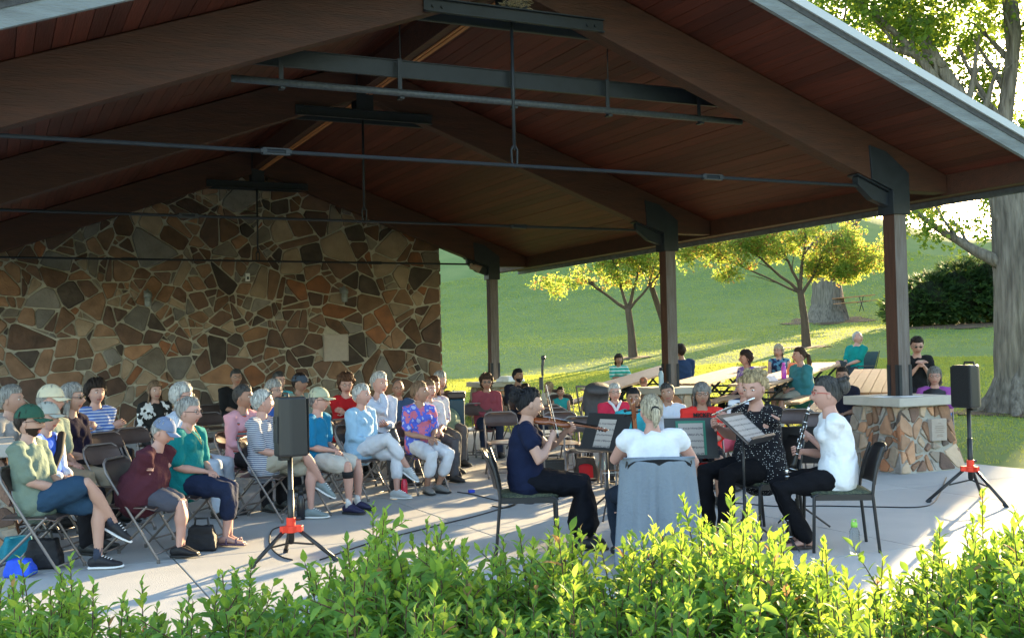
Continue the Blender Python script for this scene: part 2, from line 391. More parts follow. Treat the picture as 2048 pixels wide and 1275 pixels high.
# ------------------------------------------------------------------ stone work
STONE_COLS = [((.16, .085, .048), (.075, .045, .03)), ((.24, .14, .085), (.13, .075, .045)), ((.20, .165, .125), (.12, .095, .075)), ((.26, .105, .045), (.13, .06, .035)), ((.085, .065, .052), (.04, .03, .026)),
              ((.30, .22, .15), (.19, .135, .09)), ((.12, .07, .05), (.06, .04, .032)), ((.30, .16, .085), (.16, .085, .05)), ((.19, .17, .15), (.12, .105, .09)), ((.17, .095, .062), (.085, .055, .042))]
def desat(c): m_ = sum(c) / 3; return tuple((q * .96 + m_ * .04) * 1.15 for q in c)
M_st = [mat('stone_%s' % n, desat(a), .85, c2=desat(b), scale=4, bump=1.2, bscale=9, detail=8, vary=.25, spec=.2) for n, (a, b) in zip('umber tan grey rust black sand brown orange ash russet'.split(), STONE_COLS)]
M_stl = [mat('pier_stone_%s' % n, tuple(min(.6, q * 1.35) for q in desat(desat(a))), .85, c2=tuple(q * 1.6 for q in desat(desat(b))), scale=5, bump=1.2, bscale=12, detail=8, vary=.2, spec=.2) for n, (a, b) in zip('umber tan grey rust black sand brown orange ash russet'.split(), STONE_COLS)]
M_mort = mat('mortar', (.50, .46, .38), .95, c2=(.40, .37, .30), scale=14, bump=.5, bscale=60)
def clip(poly, nx, ny, d):
    out = []; n = len(poly)
    for i in range(n):
        a, b = poly[i], poly[(i + 1) % n]; da, db = a[0] * nx + a[1] * ny - d, b[0] * nx + b[1] * ny - d
        if da <= 0: out.append(a)
        if (da < 0 < db) or (db < 0 < da): t = da / (da - db); out.append((a[0] + (b[0] - a[0]) * t, a[1] + (b[1] - a[1]) * t))
    return out
def stone_cells(W, H, n, rmin, rmax, outline, seed, holes=()):
    """power diagram: big and small stones mixed"""
    random.seed(seed); sites = []
    tries = 0
    while len(sites) < n and tries < 60000:
        tries += 1; f = (1 - tries / 60000); r = rmin + (rmax - rmin) * (rnd() ** 2.2) * max(f, .12)
        x, y = ru(0, W), ru(0, H)
        if all((x - a) ** 2 + ((y - b) * 1.15) ** 2 > ((r + c) * .74) ** 2 for a, b, c in sites): sites.append((x, y, r))
    cells = []
    for i, (x, y, r) in enumerate(sites):
        poly = list(outline)
        for j, (a, b, c) in enumerate(sites):
            if i == j: continue
            dx, dy = a - x, b - y
            if dx * dx + dy * dy > 9 * rmax * rmax * 1.5: continue
            # weighted bisector with a tilt for irregular joints
            tilt = .0
            d = (a * a + b * b - x * x - y * y + r * r - c * c) / 2
            poly = clip(poly, dx, dy, d)
            if len(poly) < 3: break
        if len(poly) >= 3: cells.append(poly)
    return cells
def split_cells(cells, amin, seed):
    """cut big stones by chords so joints meet at uneven angles"""
    random.seed(seed); out = []
    def area(p): return abs(sum(p[i][0] * p[(i + 1) % len(p)][1] - p[(i + 1) % len(p)][0] * p[i][1] for i in range(len(p))) / 2)
    def rec(p, d):
        A = area(p)
        if A < amin or rnd() < (.10 + .22 * d) * (1 if A < amin * 9 else .35): out.append(p); return
        cx = sum(q[0] for q in p) / len(p); cy = sum(q[1] for q in p) / len(p); sxx = sum((q[0] - cx) ** 2 for q in p); syy = sum((q[1] - cy) ** 2 for q in p); sxy = sum((q[0] - cx) * (q[1] - cy) for q in p)
        ang = .5 * atan2(2 * sxy, sxx - syy) + random.gauss(0, .5); nx, ny = cos(ang), sin(ang); off = random.gauss(0, .16) * sqrt(A); dd = cx * nx + cy * ny + off
        a_, b_ = clip(p, nx, ny, dd), clip(p, -nx, -ny, -dd)
        if len(a_) < 3 or len(b_) < 3: out.append(p); return
        rec(a_, d + 1); rec(b_, d + 1)
    for c in cells: rec(c, 0)
    return out
def inset_round(poly, g):
    n = len(poly); A = sum(poly[i][0] * poly[(i + 1) % n][1] - poly[(i + 1) % n][0] * poly[i][1] for i in range(n)) / 2
    if A < 0: poly = poly[::-1]; A = -A
    q = list(poly)
    for i in range(n):
        a, b = poly[i], poly[(i + 1) % n]; dx, dy = b[0] - a[0], b[1] - a[1]; l = sqrt(dx * dx + dy * dy)
        if l < 1e-6: continue
        nx, ny = dy / l, -dx / l; q = clip(q, nx, ny, nx * a[0] + ny * a[1] - g * ru(.6, 1.4))
        if len(q) < 3: return None
    # drop tiny edges, cut corners, wobble
    r = []
    for i in range(len(q)):
        a = q[i]; b = q[(i + 1) % len(q)]
        if (a[0] - b[0]) ** 2 + (a[1] - b[1]) ** 2 > .0016: r.append(a)
    q = r
    if len(q) < 3: return None
    out = []
    for i in range(len(q)):
        a, b, c = q[i - 1], q[i], q[(i + 1) % len(q)]
        t1 = ru(.07, .19); t2 = ru(.07, .19)
        out.append((b[0] + (a[0] - b[0]) * t1, b[1] + (a[1] - b[1]) * t1)); out.append((b[0] + (c[0] - b[0]) * t2, b[1] + (c[1] - b[1]) * t2))
    return out
def stone_mesh(poly, to3, depth, mt):
    """bevelled slab with an uneven face"""
    cx = sum(p[0] for p in poly) / len(poly); cy = sum(p[1] for p in poly) / len(poly); n = len(poly); m = MB()
    tx, ty = ru(-.02, .02), ru(-.02, .02)
    lv = [(1, -.04), (1, depth * .55), (.93, depth)]; vs = []
    for k, z in lv:
        for p in poly: vs.append(to3(cx + (p[0] - cx) * k, cy + (p[1] - cy) * k, z + (((p[0] - cx) * tx + (p[1] - cy) * ty + ru(-.003, .003)) if z > 0 else 0)))
    vs.append(to3(cx, cy, depth + .006)); fs = []
    for l in range(2):
        for i in range(n): fs.append((l * n + i, l * n + (i + 1) % n, (l + 1) * n + (i + 1) % n, (l + 1) * n + i))
    for i in range(n): fs.append((2 * n + i, 2 * n + (i + 1) % n, 3 * n))
    m.add(vs, fs); return m
WX0, WX1, WY = -.2, 9.42, 23.55
wall = None
m = MB()
def wf(p, t): return (p[0], WY + .05 + .45 * t, p[1])
m.prism([(WX0, -.02), (WX1, -.02), (WX1, deckz(WX1) - .006), (XR, 5.94), (WX0, deckz(WX0) - .006)], wf, None)
wall = m.build('stone_wall', M_mort, label='tall gabled wall of irregular brown and grey fieldstone with pale mortar', cat='wall')
W_, H_ = WX1 - WX0, 5.95
outl = [(0, 0), (W_, 0), (W_, deckz(WX1) - .03), (XR - WX0, 5.9), (0, deckz(WX0) - .03)]
cells = split_cells(stone_cells(W_, H_, 165, .17, .66, outl, 11), .030, 5)
PLQ = (6.62, 7.18, 1.42, 2.02)
pw = [1.3, 1.4, 1.1, .6, .9, 1, 1.3, .45, .7, 1.4]
for c in cells:
    cx = sum(p[0] for p in c) / len(c) + WX0; cz = sum(p[1] for p in c) / len(c)
    if cz < .62: 
        pass
    if PLQ[0] - .02 < cx < PLQ[1] + .02 and PLQ[2] - .02 < cz < PLQ[3] + .02: continue
    q = inset_round(c, .013)
    if not q: continue
    # keep plaque field clear
    sm = stone_mesh(q, lambda a, b, z: (WX0 + a, WY + .05 - z, b), ru(.02, .065), None)
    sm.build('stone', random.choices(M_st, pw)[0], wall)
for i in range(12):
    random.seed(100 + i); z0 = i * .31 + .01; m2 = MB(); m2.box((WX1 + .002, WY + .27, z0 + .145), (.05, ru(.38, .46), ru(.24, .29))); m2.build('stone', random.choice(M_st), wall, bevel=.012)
m = MB(); m.box((6.9, WY - .02, 1.72), (.56, .07, .6)); pq = m.build('wall_plaque', mat('limestone', (.40, .34, .29), .8, c2=(.34, .29, .25), scale=10, bump=.1), label='square pale limestone plaque set in the fieldstone wall', cat='plaque', bevel=.01)
m = MB(); m.box((6.9, WY - .057, 1.72), (.49, .006, .53)); m.build('panel', mat('limestone_panel', (.36, .31, .27), .85, c2=(.42, .36, .31), scale=14), pq, bevel=.002)
def lantern(x, z, label):
    t = thing('wall_lantern', label, 'lamp', (x, WY - .04, z), 0, 'caged lamps on the stone wall')
    m = MB(); m.box((0, 0, .12), (.13, .06, .13)); m.tube([(0, -.02, .17), (0, -.1, .2), (0, -.13, .15)], .02, 8); m.build('bracket', mat('lamp_grey', (.22, .24, .24), .5, .3), t)
    m = MB(); m.lathe((0, -.13, 0), [(.02, .17), (.075, .14), (.085, .09), (.085, .05), (.07, .045)]); m.build('hood', MATS['lamp_grey'], t, smooth=True)
    m = MB(); m.lathe((0, -.13, 0), [(.06, .045), (.062, -.08), (.05, -.13), (.02, -.15)]); m.build('glass', mat('lamp_glass', (.30, .33, .33), .2, spec=.6), t, smooth=True)
    m = MB()
    for k in range(6):
        a = k * pi / 3; m.cyl((.075 * cos(a), -.13 + .075 * sin(a), .05), (.06 * cos(a), -.13 + .06 * sin(a), -.15), .005, 5)
    m.lathe((0, -.13, -.03), [(.073, -.005), (.078, 0), (.073, .005)]); m.build('cage', MATS['lamp_grey'], t)
lantern(2.92, 2.78, 'large grey caged lamp on the left part of the stone wall'); lantern(7.07, 2.87, 'smaller grey caged lamp above the limestone plaque on the stone wall')
m = MB(); m.box((4.98, WY - .03, 3.26), (.09, .05, .17)); m.mi = 1; m.box((4.98, WY - .06, 3.24), (.04, .02, .06)); m.build('outlet_box', [mat('outlet_white', (.8, .8, .8), .4), M_steel], label='small white outlet box high on the stone wall', cat='outlet', bevel=.004)
m = MB()
m.tube([(9.72, 22.5, 3.46), (9.86, 22.5, 3.46), (9.96, 22.46, 3.40)], [.05, .07, .09], 12, rnd_cap=False); m.box((9.75, 22.5, 3.5), (.05, .05, .08)); m.build('spotlight', mat('spot_tan', (.3, .22, .16), .5), label='small spotlight clamped to the tie rod beside the wall', cat='spotlight')

def pier(X, Y, label, hz=.80, plaque=False, seed=1):
    t = thing('stone_pier', label, 'pier', (X, Y, 0), 0)
    m = MB(); b0, b1 = .56, .40
    def ring(z): k = b0 + (b1 - b0) * (z / hz) ** .55; return k
    zs = [0, .12, .25, .4, .6, hz]; vs = []
    for z in zs:
        k = ring(max(z, .001)) - .02
        for sx, sy in ((-1, -1), (1, -1), (1, 1), (-1, 1)): vs.append((sx * k, sy * k, z))
    fs = [(3, 2, 1, 0), (20, 21, 22, 23)]
    for l in range(5):
        for i in range(4): fs.append((l * 4 + i, l * 4 + (i + 1) % 4, (l + 1) * 4 + (i + 1) % 4, (l + 1) * 4 + i))
    m.add(vs, fs); m.build('mortar_core', mat('pier_mortar', (.42, .40, .35), .95, c2=(.33, .31, .27), scale=14, bump=.5, bscale=60), t)
    for s_ in range(4):
        W = 2 * b0; cs = split_cells(stone_cells(W, hz, 11, .14, .34, [(0, 0), (W, 0), (W, hz), (0, hz)], seed * 10 + s_), .030, seed)
        dirs = [(0, -1), (1, 0), (0, 1), (-1, 0)][s_]; tan = [(1, 0), (0, 1), (-1, 0), (0, -1)][s_]
        def to3(a, b, z):
            k = ring(max(b, .001)); u = (a / W * 2 - 1) * (k + .012); q = k - .02 + z
            return (dirs[0] * q + tan[0] * u, dirs[1] * q + tan[1] * u, b)
        for c in cs:
            cx = sum(p[0] for p in c) / len(c); cz = sum(p[1] for p in c) / len(c)
            if plaque and s_ == 0 and abs(cx - W * .63) < .14 and abs(cz - .50) < .15: continue
            q = inset_round(c, .013)
            if not q: continue
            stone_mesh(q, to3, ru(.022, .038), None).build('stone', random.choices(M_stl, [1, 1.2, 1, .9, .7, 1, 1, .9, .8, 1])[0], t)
    m = MB(); m.box((0, 0, hz + .055), (.98, .98, .11)); m.build('capstone', mat('cap_limestone', (.46, .43, .38), .8, c2=(.40, .37, .33), scale=8, bump=.2, bscale=50), t, bevel=.012)
    if plaque:
        m = MB(); k = ring(.5); m.box((.13, -k - .035, .5), (.25, .07, .27)); pl = m.build('plaque', MATS['limestone'], t, bevel=.006)
        m = MB()
        for z_, w_ in ((.58, .05), (.545, .14), (.52, .16), (.495, .12), (.47, .15), (.44, .08), (.42, .1)): m.box((.13, -k - .072, z_), (w_, .003, .007))
        m.build('lettering', mat('lettering_tan', (.25, .2, .17), .9), pl)
    return t
pier(XC, FY[0], 'nearest stone pier with sheets of paper on its cap and a small plaque', plaque=True, seed=1)
pier(XC, FY[1], 'middle stone pier on the lawn side with a bottle standing on its cap', seed=2)
pier(XC, FY[2], 'farthest stone pier close to the end of the stone wall', seed=3, hz=.76)
pier(-.3, FY[0], 'nearer stone pier at the left edge beside the man in the green cap', seed=4)
pier(-.3, FY[1], 'farther stone pier showing just behind the left edge pier', seed=5)

# ------------------------------------------------------------------ people
SKIN = {'pale': (.56, .37, .30), 'fair': (.50, .31, .24), 'tan': (.38, .22, .155), 'olive': (.30, .17, .11), 'brown': (.16, .08, .05), 'pink': (.54, .32, .26)}
HAIR = {'white': (.62, .62, .60), 'grey': (.24, .23, .22), 'silver': (.40, .39, .37), 'dkgrey': (.075, .072, .07), 'brown': (.07, .035, .02), 'dkbrown': (.03, .017, .012), 'black': (.010, .010, .014), 'blond': (.48, .36, .20), 'ltblond': (.55, .47, .34), 'auburn': (.13, .055, .025), 'ltbrown': (.24, .15, .09)}
def skinmat(k):
    c = tuple(q * .9 for q in SKIN[k]); return mat('skin_' + k, c, .55, c2=(c[0] * .92, c[1] * .82, c[2] * .8), scale=9, spec=.35, contrast=.35, bump=.08, bscale=60)
def hairmat(k):
    c = HAIR[k]; return mat('hair_' + k, tuple(q * .45 for q in c), .6, c2=tuple(min(.8, q * 1.15) for q in c), scale=9, stretch=(9, 9, 1.0), bump=1.4, bscale=12, spec=.35, contrast=.13)
M_lips = mat('lips', (.36, .12, .10), .5); M_eye = mat('eye_white', (.7, .68, .65), .3); M_iris = mat('iris', (.03, .02, .015), .2); M_brow = mat('brow', (.10, .07, .05), .8); M_browg = mat('brow_grey', (.3, .28, .26), .8)
def g2(a, b, s1, s2): return np.exp(-(a / s1) ** 2 - (b / s2) ** 2)
def head_pt(d):
    """skull and face surface along unit directions d (x forward, y side, z up), metres"""
    x, y, z = d[:, 0], d[:, 1], d[:, 2]
    p = np.stack([x * .096, y * .076, z * .118], 1)
    low = np.clip(-z, 0, 1)
    p[:, 1] *= 1 - .30 * low ** 1.6; p[:, 0] *= np.where(x < 0, 1 - .45 * low ** 1.3, 1 - .10 * low ** 2)
    p[:, 0] -= .006; front = np.clip(x, 0, 1) ** .5
    Y, Z = p[:, 1], p[:, 2]
    dx = .026 * g2(Y, Z + .026, .011, .013) + .017 * g2(Y, Z + .006, .009, .022) - .010 * (g2(Y - .031, Z - .012, .017, .013) + g2(Y + .031, Z - .012, .017, .013))
    dx += .006 * g2(np.abs(Y) - .03, Z - .034, .022, .009) + .007 * g2(Y, Z + .056, .020, .0055) + .008 * g2(Y, Z + .070, .017, .006) + .011 * g2(Y, Z + .100, .020, .016) - .003 * g2(Y, Z + .084, .02, .006)
    dx += .006 * (g2(Y - .038, Z + .028, .02, .02) + g2(Y + .038, Z + .028, .02, .02)) + .004 * g2(Y, Z - .06, .05, .03)
    p[:, 0] += dx * front
    return p
def head_geo(mb, T, n, skin=0, lip=1, eye=2, iris=3, brow=4, beard=None):
    """T: 4x4 matrix head frame -> world; appends into mb"""
    m = int(n * .8); ds = []
    for i in range(m + 1):
        ph = pi * i / m
        for j in range(n):
            t = 2 * pi * j / n; ds.append((sin(ph) * cos(t), sin(ph) * sin(t), cos(ph)))
    d = np.array(ds); p = head_pt(d); vs = [T @ V(q) for q in p]; fs = []; mi = []
    for i in range(m):
        for j in range(n):
            f = (i * n + j, (i + 1) * n + j, (i + 1) * n + (j + 1) % n, i * n + (j + 1) % n); fs.append(f); c = p[list(f)].mean(0)
            k = skin
            if c[0] > .06 and abs(c[1]) < .022 and -.076 < c[2] < -.052: k = lip
            elif beard is not None and c[0] > .0 and c[2] < -.040 and not (abs(c[1]) < .02 and -.074 < c[2] < -.056): k = beard
            mi.append(k)
    o = len(mb.v); mb.v.extend([tuple(v) for v in vs]); mb.f.extend([[a + o for a in f] for f in fs]); mb.m.extend(mi)
    R = T.to_3x3()
    for s_ in (-1, 1):
        mb.ball(T @ V((.072, s_ * .031, .012)), (.0105, .0135, .0062), 8, eye, R); mb.ball(T @ V((.0800, s_ * .031, .0115)), (.0050, .0060, .0058), 6, iris, R)
        mb.tube([T @ V((.083, s_ * .016, .031)), T @ V((.084, s_ * .032, .036)), T @ V((.072, s_ * .046, .031))], [.0045, .0052, .003], 5, mi=brow)
        # ear
        mb.ball(T @ V((-.008, s_ * .077, -.004)), (.018, .008, .031), 8, skin, R)
def hair_shell(mb, T, seed, line=.05, side=-.02, back=-.07, thick=.016, curtain=0, width=1.0, vol=1.0, bang=0, crown=True, strands=.006):
    """cap of hair following the skull; curtain = length hanging below the ears"""
    n, m = 40, 18; rows = m + (10 if curtain > 0 else 0); ds = []
    P_ = []
    for j in range(n):
        t = 2 * pi * j / n; cf = cos(t)
        # lower limit of hair along this azimuth
        if cf > .35: zl = line - bang
        elif cf > -.1: zl = side + (line - side) * ((cf + .1) / .45) ** 1.5
        else: zl = back + (side - back) * ((cf + 1) / .9)
        zl = max(-.105, zl); phl = math.acos(max(-1, min(1, zl / .118)))
        for i in range(m + 1): ph = phl * i / m; ds.append((sin(ph) * cos(t), sin(ph) * sin(t), cos(ph)))
    d = np.array(ds); p = head_pt(d)
    if bang or True:
        # keep hair off the face features
        p[:, 0] = np.where(d[:, 0] > .5, d[:, 0] * .096 - .006 + .0, p[:, 0])
    rs = random.Random(seed); k1, k2 = rs.uniform(0, 9), rs.uniform(0, 9)
    out = []; 
    for j in range(n):
        t = 2 * pi * j / n; cf = cos(t)
        for i in range(m + 1):
            q = p[j * (m + 1) + i]; u = d[j * (m + 1) + i]; e = i / m
            th_ = thick * vol * (1 - .92 * e ** 4) + strands * 1.5 * (.5 + .5 * sin(t * 11 + k1 + 3.5 * sin(e * 5 + k2))) * sin(e * pi) ** .6 + strands * .7 * sin(t * 23 + k2 + e * 9) * (1 - e ** 5) + .0015
            out.append(V(q) + V(u) * th_)
        if curtain > 0:
            base = out[-1]; 
            for r in range(1, 11):
                e = r / 10; L = curtain if cf < .25 else (curtain * max(0, (.62 - cf) / .37) if cf < .62 else 0)
                fl = 1 + width * .22 * sin(e * pi * .6); q = V((base.x * (1 - .12 * e) - .01 * e, base.y * fl, base.z - L * e)); w_ = strands * 1.2 * sin(t * 17 + k1 + e * 3)
                out.append(q + V((cf, sin(t), 0)) * w_)
    R_ = rows + 1; vs = [T @ q for q in out]; fs = []
    for _ in range(110 if strands > .003 else 25):   # loose locks over the shell
        j = rs.randrange(n); i0 = rs.randrange(2, max(3, rows - 3)); k_ = min(rows, i0 + rs.randint(3, 6)); tt = 2 * pi * (j + .5) / n; sdv = V((-sin(tt), cos(tt), 0)) * rs.uniform(.003, .007); lf_ = rs.uniform(.002, .009); L_ = []
        for i in range(i0, k_ + 1): q = out[j * R_ + i]; e_ = (i - i0) / max(1, k_ - i0); L_.append((q + V(q).normalized() * (.002 + lf_ * e_ ** 1.5) + sdv * rs.uniform(-.2, .2), sdv * (1 - .8 * e_)))
        mb.add([T @ (q + z_ * w_) for q, w_ in L_ for z_ in (-1, 1)], [(2 * i, 2 * i + 1, 2 * i + 3, 2 * i + 2) for i in range(len(L_) - 1)])
    for j in range(n):
        for i in range(rows):
            fs.append((j * R_ + i, j * R_ + i + 1, ((j + 1) % n) * R_ + i + 1, ((j + 1) % n) * R_ + i))
    mb.add(vs, fs)
def ik(a, b, l1, l2, pole):
    d = b - a; L = min(d.length, (l1 + l2) * .999); dn = d.normalized(); x = (l1 * l1 - l2 * l2 + L * L) / (2 * L); h = sqrt(max(0, l1 * l1 - x * x))
    p = pole - dn * pole.dot(dn)
    if p.length < 1e-5: p = dn.orthogonal()
    return a + dn * x + p.normalized() * h, a + dn * L
def hand(mb, wrist, d, palm, s, side, mi, curl=.5):
    """palm + 4 unequal bent fingers + thumb; d: forearm direction, palm: palm normal"""
    d = d.normalized(); palm = (palm - d * palm.dot(d)).normalized(); sd_ = d.cross(palm).normalized() * side
    c = wrist + d * .045 * s
    mb.tube([wrist - d * .01 * s, wrist + d * .03 * s, wrist + d * .08 * s], [(.027 * s, .02 * s), (.038 * s, .015 * s), (.040 * s, .013 * s)], 8, side=sd_, mi=mi)
    for k, (o, L) in enumerate(((.028, .072), (.010, .080), (-.010, .074), (-.028, .058))):
        p0 = wrist + d * .075 * s + sd_ * o * s; c1 = curl * (1 + .12 * k)
        d1 = (d * cos(c1 * .6) + palm * sin(c1 * .6)); d2 = (d * cos(c1 * 1.5) + palm * sin(c1 * 1.5)); d3 = d * cos(c1 * 2.2) + palm * sin(c1 * 2.2)
        p1 = p0 + d1 * L * .45 * s; p2 = p1 + d2 * L * .32 * s; p3 = p2 + d3 * L * .23 * s
        mb.tube([p0, p1, p2, p3], [.0095 * s, .0088 * s, .008 * s, .0065 * s], 6, mi=mi)
    t0 = wrist + d * .02 * s + sd_ * .03 * s; t1 = t0 + (d * .6 + sd_ * .6 + palm * .3).normalized() * .04 * s; t2 = t1 + (d * .9 + palm * .5).normalized() * .03 * s
    mb.tube([t0, t1, t2], [.012 * s, .0105 * s, .008 * s], 6, mi=mi)
NP = [0]
def person(x, y, zs, face, label, s=1.0, look=0, nod=0, tilt=0, lean=0, w=1.0, skin='fair', hair='grey', style='short', top=None, sleeve=.4, topl=0,
           bottom=None, legs='full', shoe=(.05, .05, .05), sock=None, sole=None, arms='lap', feet='flat', cap=None, glasses=None, beard=None, near=True, female=True, group='people listening at the concert', extra=None, chair=None, curlh=.6, neckz=0, lh=None, rh=None, lf=None, rf=None, le=None, re_=None, brow=None):
    """seated figure. face: world heading (radians) of the body; zs: seat height"""
    w = w * 1.07; NP[0] += 1; seed = NP[0]; random.seed(seed * 13)
    root = thing('person', label, 'person', (x, y, 0), face, group)
    sk = skinmat(skin); hz = zs + .085 * s
    cl, slj = cos(lean), sin(lean)
    def sp(dx, h): return V((dx * cl + h * slj, 0, hz + h * cl - dx * slj))
    hip = V((0, 0, hz)); slump = .03 * s
    waist = sp(-.005 * s - slump * .6, .18 * s); chest = sp(.0, .36 * s); nb = sp(-.012 * s + slump, .475 * s)
    hd_dir_yaw = look; hc = nb + V((sin(lean * .5) * .06 + .028 * s * cos(look), .02 * s * sin(look), .150 * s + neckz)) + V((sin(nod) * .05, 0, -abs(sin(nod)) * .02))
    Rh = Matrix.Rotation(hd_dir_yaw, 3, 'Z') @ Matrix.Rotation(nod, 3, 'Y') @ Matrix.Rotation(tilt, 3, 'X')
    TH = Matrix.Translation(hc) @ (Rh * s * 1.05).to_4x4()
    TH[3][3] = 1
    fw = .165 if female else .19; fw *= s * (.6 + .4 * w)
    Ls = {1: V((0, 1, 0)), -1: V((0, -1, 0))}
    body = MB(); yv = V((0, 1, 0))
    body.tube([hip + V((0, 0, -.02)), waist, chest, nb], [(.145 * s, .10 * s), (.115 * s * w, .085 * s * w), (.135 * s, .09 * s), (.07 * s, .06 * s)], 14, side=yv)
    body.tube([nb - V((0, 0, .03)), nb + (hc - nb) * .45, hc - V((.012, 0, .035 * s))], [(.058 * s, .056 * s), (.049 * s, .052 * s), (.05 * s, .054 * s)], 12, side=yv)
    sh = MB(); arm_pts = {}; handmb = MB()
    shm = MB(); tw = w
    shm.tube([hip + V((0.01, 0, -.03 if not topl else -.05)), hip.lerp(waist, .5) + V((.02 * (w - 1) * 3, 0, 0)), waist + V((.03 * (w - 1) * 3, 0, 0)), chest, nb.lerp(chest, .35), nb + V((0, 0, -.015))],
             [(.186 * s * tw, .140 * s * tw), (.170 * s * tw, .136 * s * tw), (.152 * s * tw, .122 * s * tw), (.168 * s * (.5 + .5 * w), .125 * s), (.14 * s, .095 * s), (.06 * s, .06 * s)], 18, side=yv)
    if female: 
        for q in (-1, 1): shm.ball(chest + V((.085 * s, q * .065 * s, -.03)), (.062 * s, .065 * s, .065 * s), 10)
    KS = .1 * s
    for q in (1, -1):
        S0 = nb + V((-.005, q * fw, -.045 * s)); e = (le if q > 0 else re_)
        tgt = {'lap': V((.235 * s, q * .035, hz + .10 * s)), 'knees': V((.34 * s, q * .09, hz + .11 * s)), 'folded': V((.20 * s, -q * .10 * s, nb.z - .20 * s)),
               'sides': V((.12 * s, q * .2, hz + .06)), 'chin': (hc + V((.075, q * .03, -.10 * s))) if q < 0 else V((.22 * s, -.02, hz + .17 * s)), 'table': V((.40 * s, q * .12, hz + .22)), 'cup': V((.22 * s, q * .04, chest.z - .02))}[arms]
        if q > 0 and lh is not None: tgt = V(lh)
        if q < 0 and rh is not None: tgt = V(rh)
        pole = V(e) if e is not None else V((-.6, q * .75, -.9))
        if arms == 'chin' and q < 0: pole = V((.5, -.2, -1))
        el, wr = ik(S0, tgt, .285 * s, .25 * s, pole); arm_pts[q] = (S0, el, wr)
        aw = .5 + .5 * w
        body.tube([S0 + V((0, -q * .03, 0)), S0, S0.lerp(el, .45), el, el.lerp(wr, .3), wr], [.042 * s, .047 * s * aw, .045 * s * aw, .037 * s * aw, .038 * s * aw, .023 * s], 10)
        if top is not None:
            if sleeve > .02:
                tot = .285 + .25; L = sleeve * tot; pts = [S0 + V((0, -q * .07, .012)), S0]; rr = [.06 * s, .068 * s * aw]
                if L <= .285: pts += [S0.lerp(el, L / .285 * .5), S0.lerp(el, L / .285)]; rr += [.066 * s * aw, .064 * s * aw]
                else: pts += [S0.lerp(el, .5), el, el.lerp(wr, (L - .285) / .25 * .5), el.lerp(wr, (L - .285) / .25)]; rr += [.060 * s * aw, .052 * s * aw, .046 * s, .038 * s]
                shm.tube(pts, rr, 12, rnd_cap=True)
            else: shm.tube([S0 + V((0, -q * .09, .01)), S0 + V((0, -q * .01, 0))], [.06 * s, .056 * s], 10)
        dv = (wr - el).normalized(); pn = {'lap': V((0, -q * .4, -1)), 'folded': V((-1, 0, -.2)), 'chin': V((-.6, 0, .6)), 'cup': V((0, -q, 0))}.get(arms, V((0, 0, -1)))
        if (q > 0 and lh is not None) or (q < 0 and rh is not None): pn = V((0, -q, .3))
        hand(handmb, wr, (dv + V((.15, -q * .25, -.1)) * (1 if arms == 'lap' else .3)).normalized(), pn, s, q if True else 1, 0, curlh)
    # legs
    pm = MB(); thighL, shinL = .43 * s, .42 * s; F = {}
    for q in (1, -1):
        H0 = hip + V((.02, q * .088 * s, -.005)); fo = (lf if q > 0 else rf)
        A = {'flat': V((.45 * s, q * .11, .085)), 'tuck': V((.26 * s, q * .08, .085)), 'ext': V((.68 * s, q * .12, .085)), 'wide': V((.45 * s, q * .22, .085)),
             'cross': V((.47 * s, .06, .085)) if q > 0 else V((.56 * s, .17 * s, hz - .21 * s)), 'ankles': V((.42 * s, -q * .03, .085)), 'seatleg': V((.4 * s, q * .1, .085))}[feet]
        A = A + V((0, 0, root_z(x, y) if feet != 'cross' or q > 0 else 0))
        if fo is not None: A = V(fo)
        pole = V((.6, q * .12, 1.0)) if feet != 'cross' or q > 0 else V((.5, -.25, 1.0))
        if feet == 'wide': pole = V((.6, q * .5, 1))
        kn, an = ik(H0, A, thighL, shinL, pole); F[q] = (kn, an); lw = .6 + .4 * w
        body.tube([H0, H0.lerp(kn, .5), kn, kn.lerp(an, .3), kn.lerp(an, .65), an], [.078 * s * lw, .068 * s * lw, .052 * s, .053 * s * lw, .042 * s, .030 * s], 12)
        if bottom is not None and legs != 'skirt':
            f = {'full': 2.0, 'capri': 1.55, 'short': .82, 'shortest': .6}[legs]; wd_ = 1.12 if legs == 'full' else 1.2
            pts = [H0 + V((.0, -q * .02, -.005)), H0 + V((.03, 0, 0)), H0.lerp(kn, .5)]; rr = [.088 * s * lw, .092 * s * lw, .082 * s * wd_ * lw]
            if f <= 1: pts.append(H0.lerp(kn, f)); rr.append(.078 * s * wd_)
            else:
                pts += [kn, kn.lerp(an, (f - 1) * .5), kn.lerp(an, (f - 1) * .97)]; rr += [.064 * s * wd_, .060 * s * wd_, (.056 if legs == 'full' else .060) * s * wd_]
            pm.tube(pts, rr, 12)
    if bottom is not None:
        pm.tube([hip + V((-.01, 0, -.02)), hip + V((.01, 0, .05 * s))], [(.170 * s * (.4 + .6 * w), .108 * s * (.5 + .5 * w)), (.14 * s * w, .10 * s * w)], 14, side=yv)
        if legs == 'skirt':
            kl = (F[1][0] + F[-1][0]) / 2; al = (F[1][1] + F[-1][1]) / 2
            pm.tube([hip + V((0, 0, .02)), hip.lerp(kl, .5), kl + V((.0, 0, .0)), kl.lerp(al, .35) + V((.01, 0, 0)), kl.lerp(al, .72)], [(.20 * s, .115 * s), (.215 * s, .112 * s), (.21 * s, .10 * s), (.205 * s, .10 * s), (.215 * s, .13 * s)], 18, side=yv)
    vox = .013 if near else .02
    bm_ = remesh(body, 'body', sk, vox); fm = MB(); bmt = M_browg if hair in ('white', 'grey', 'silver') else M_brow
    mats_ = [sk, M_lips, M_eye, M_iris, bmt]
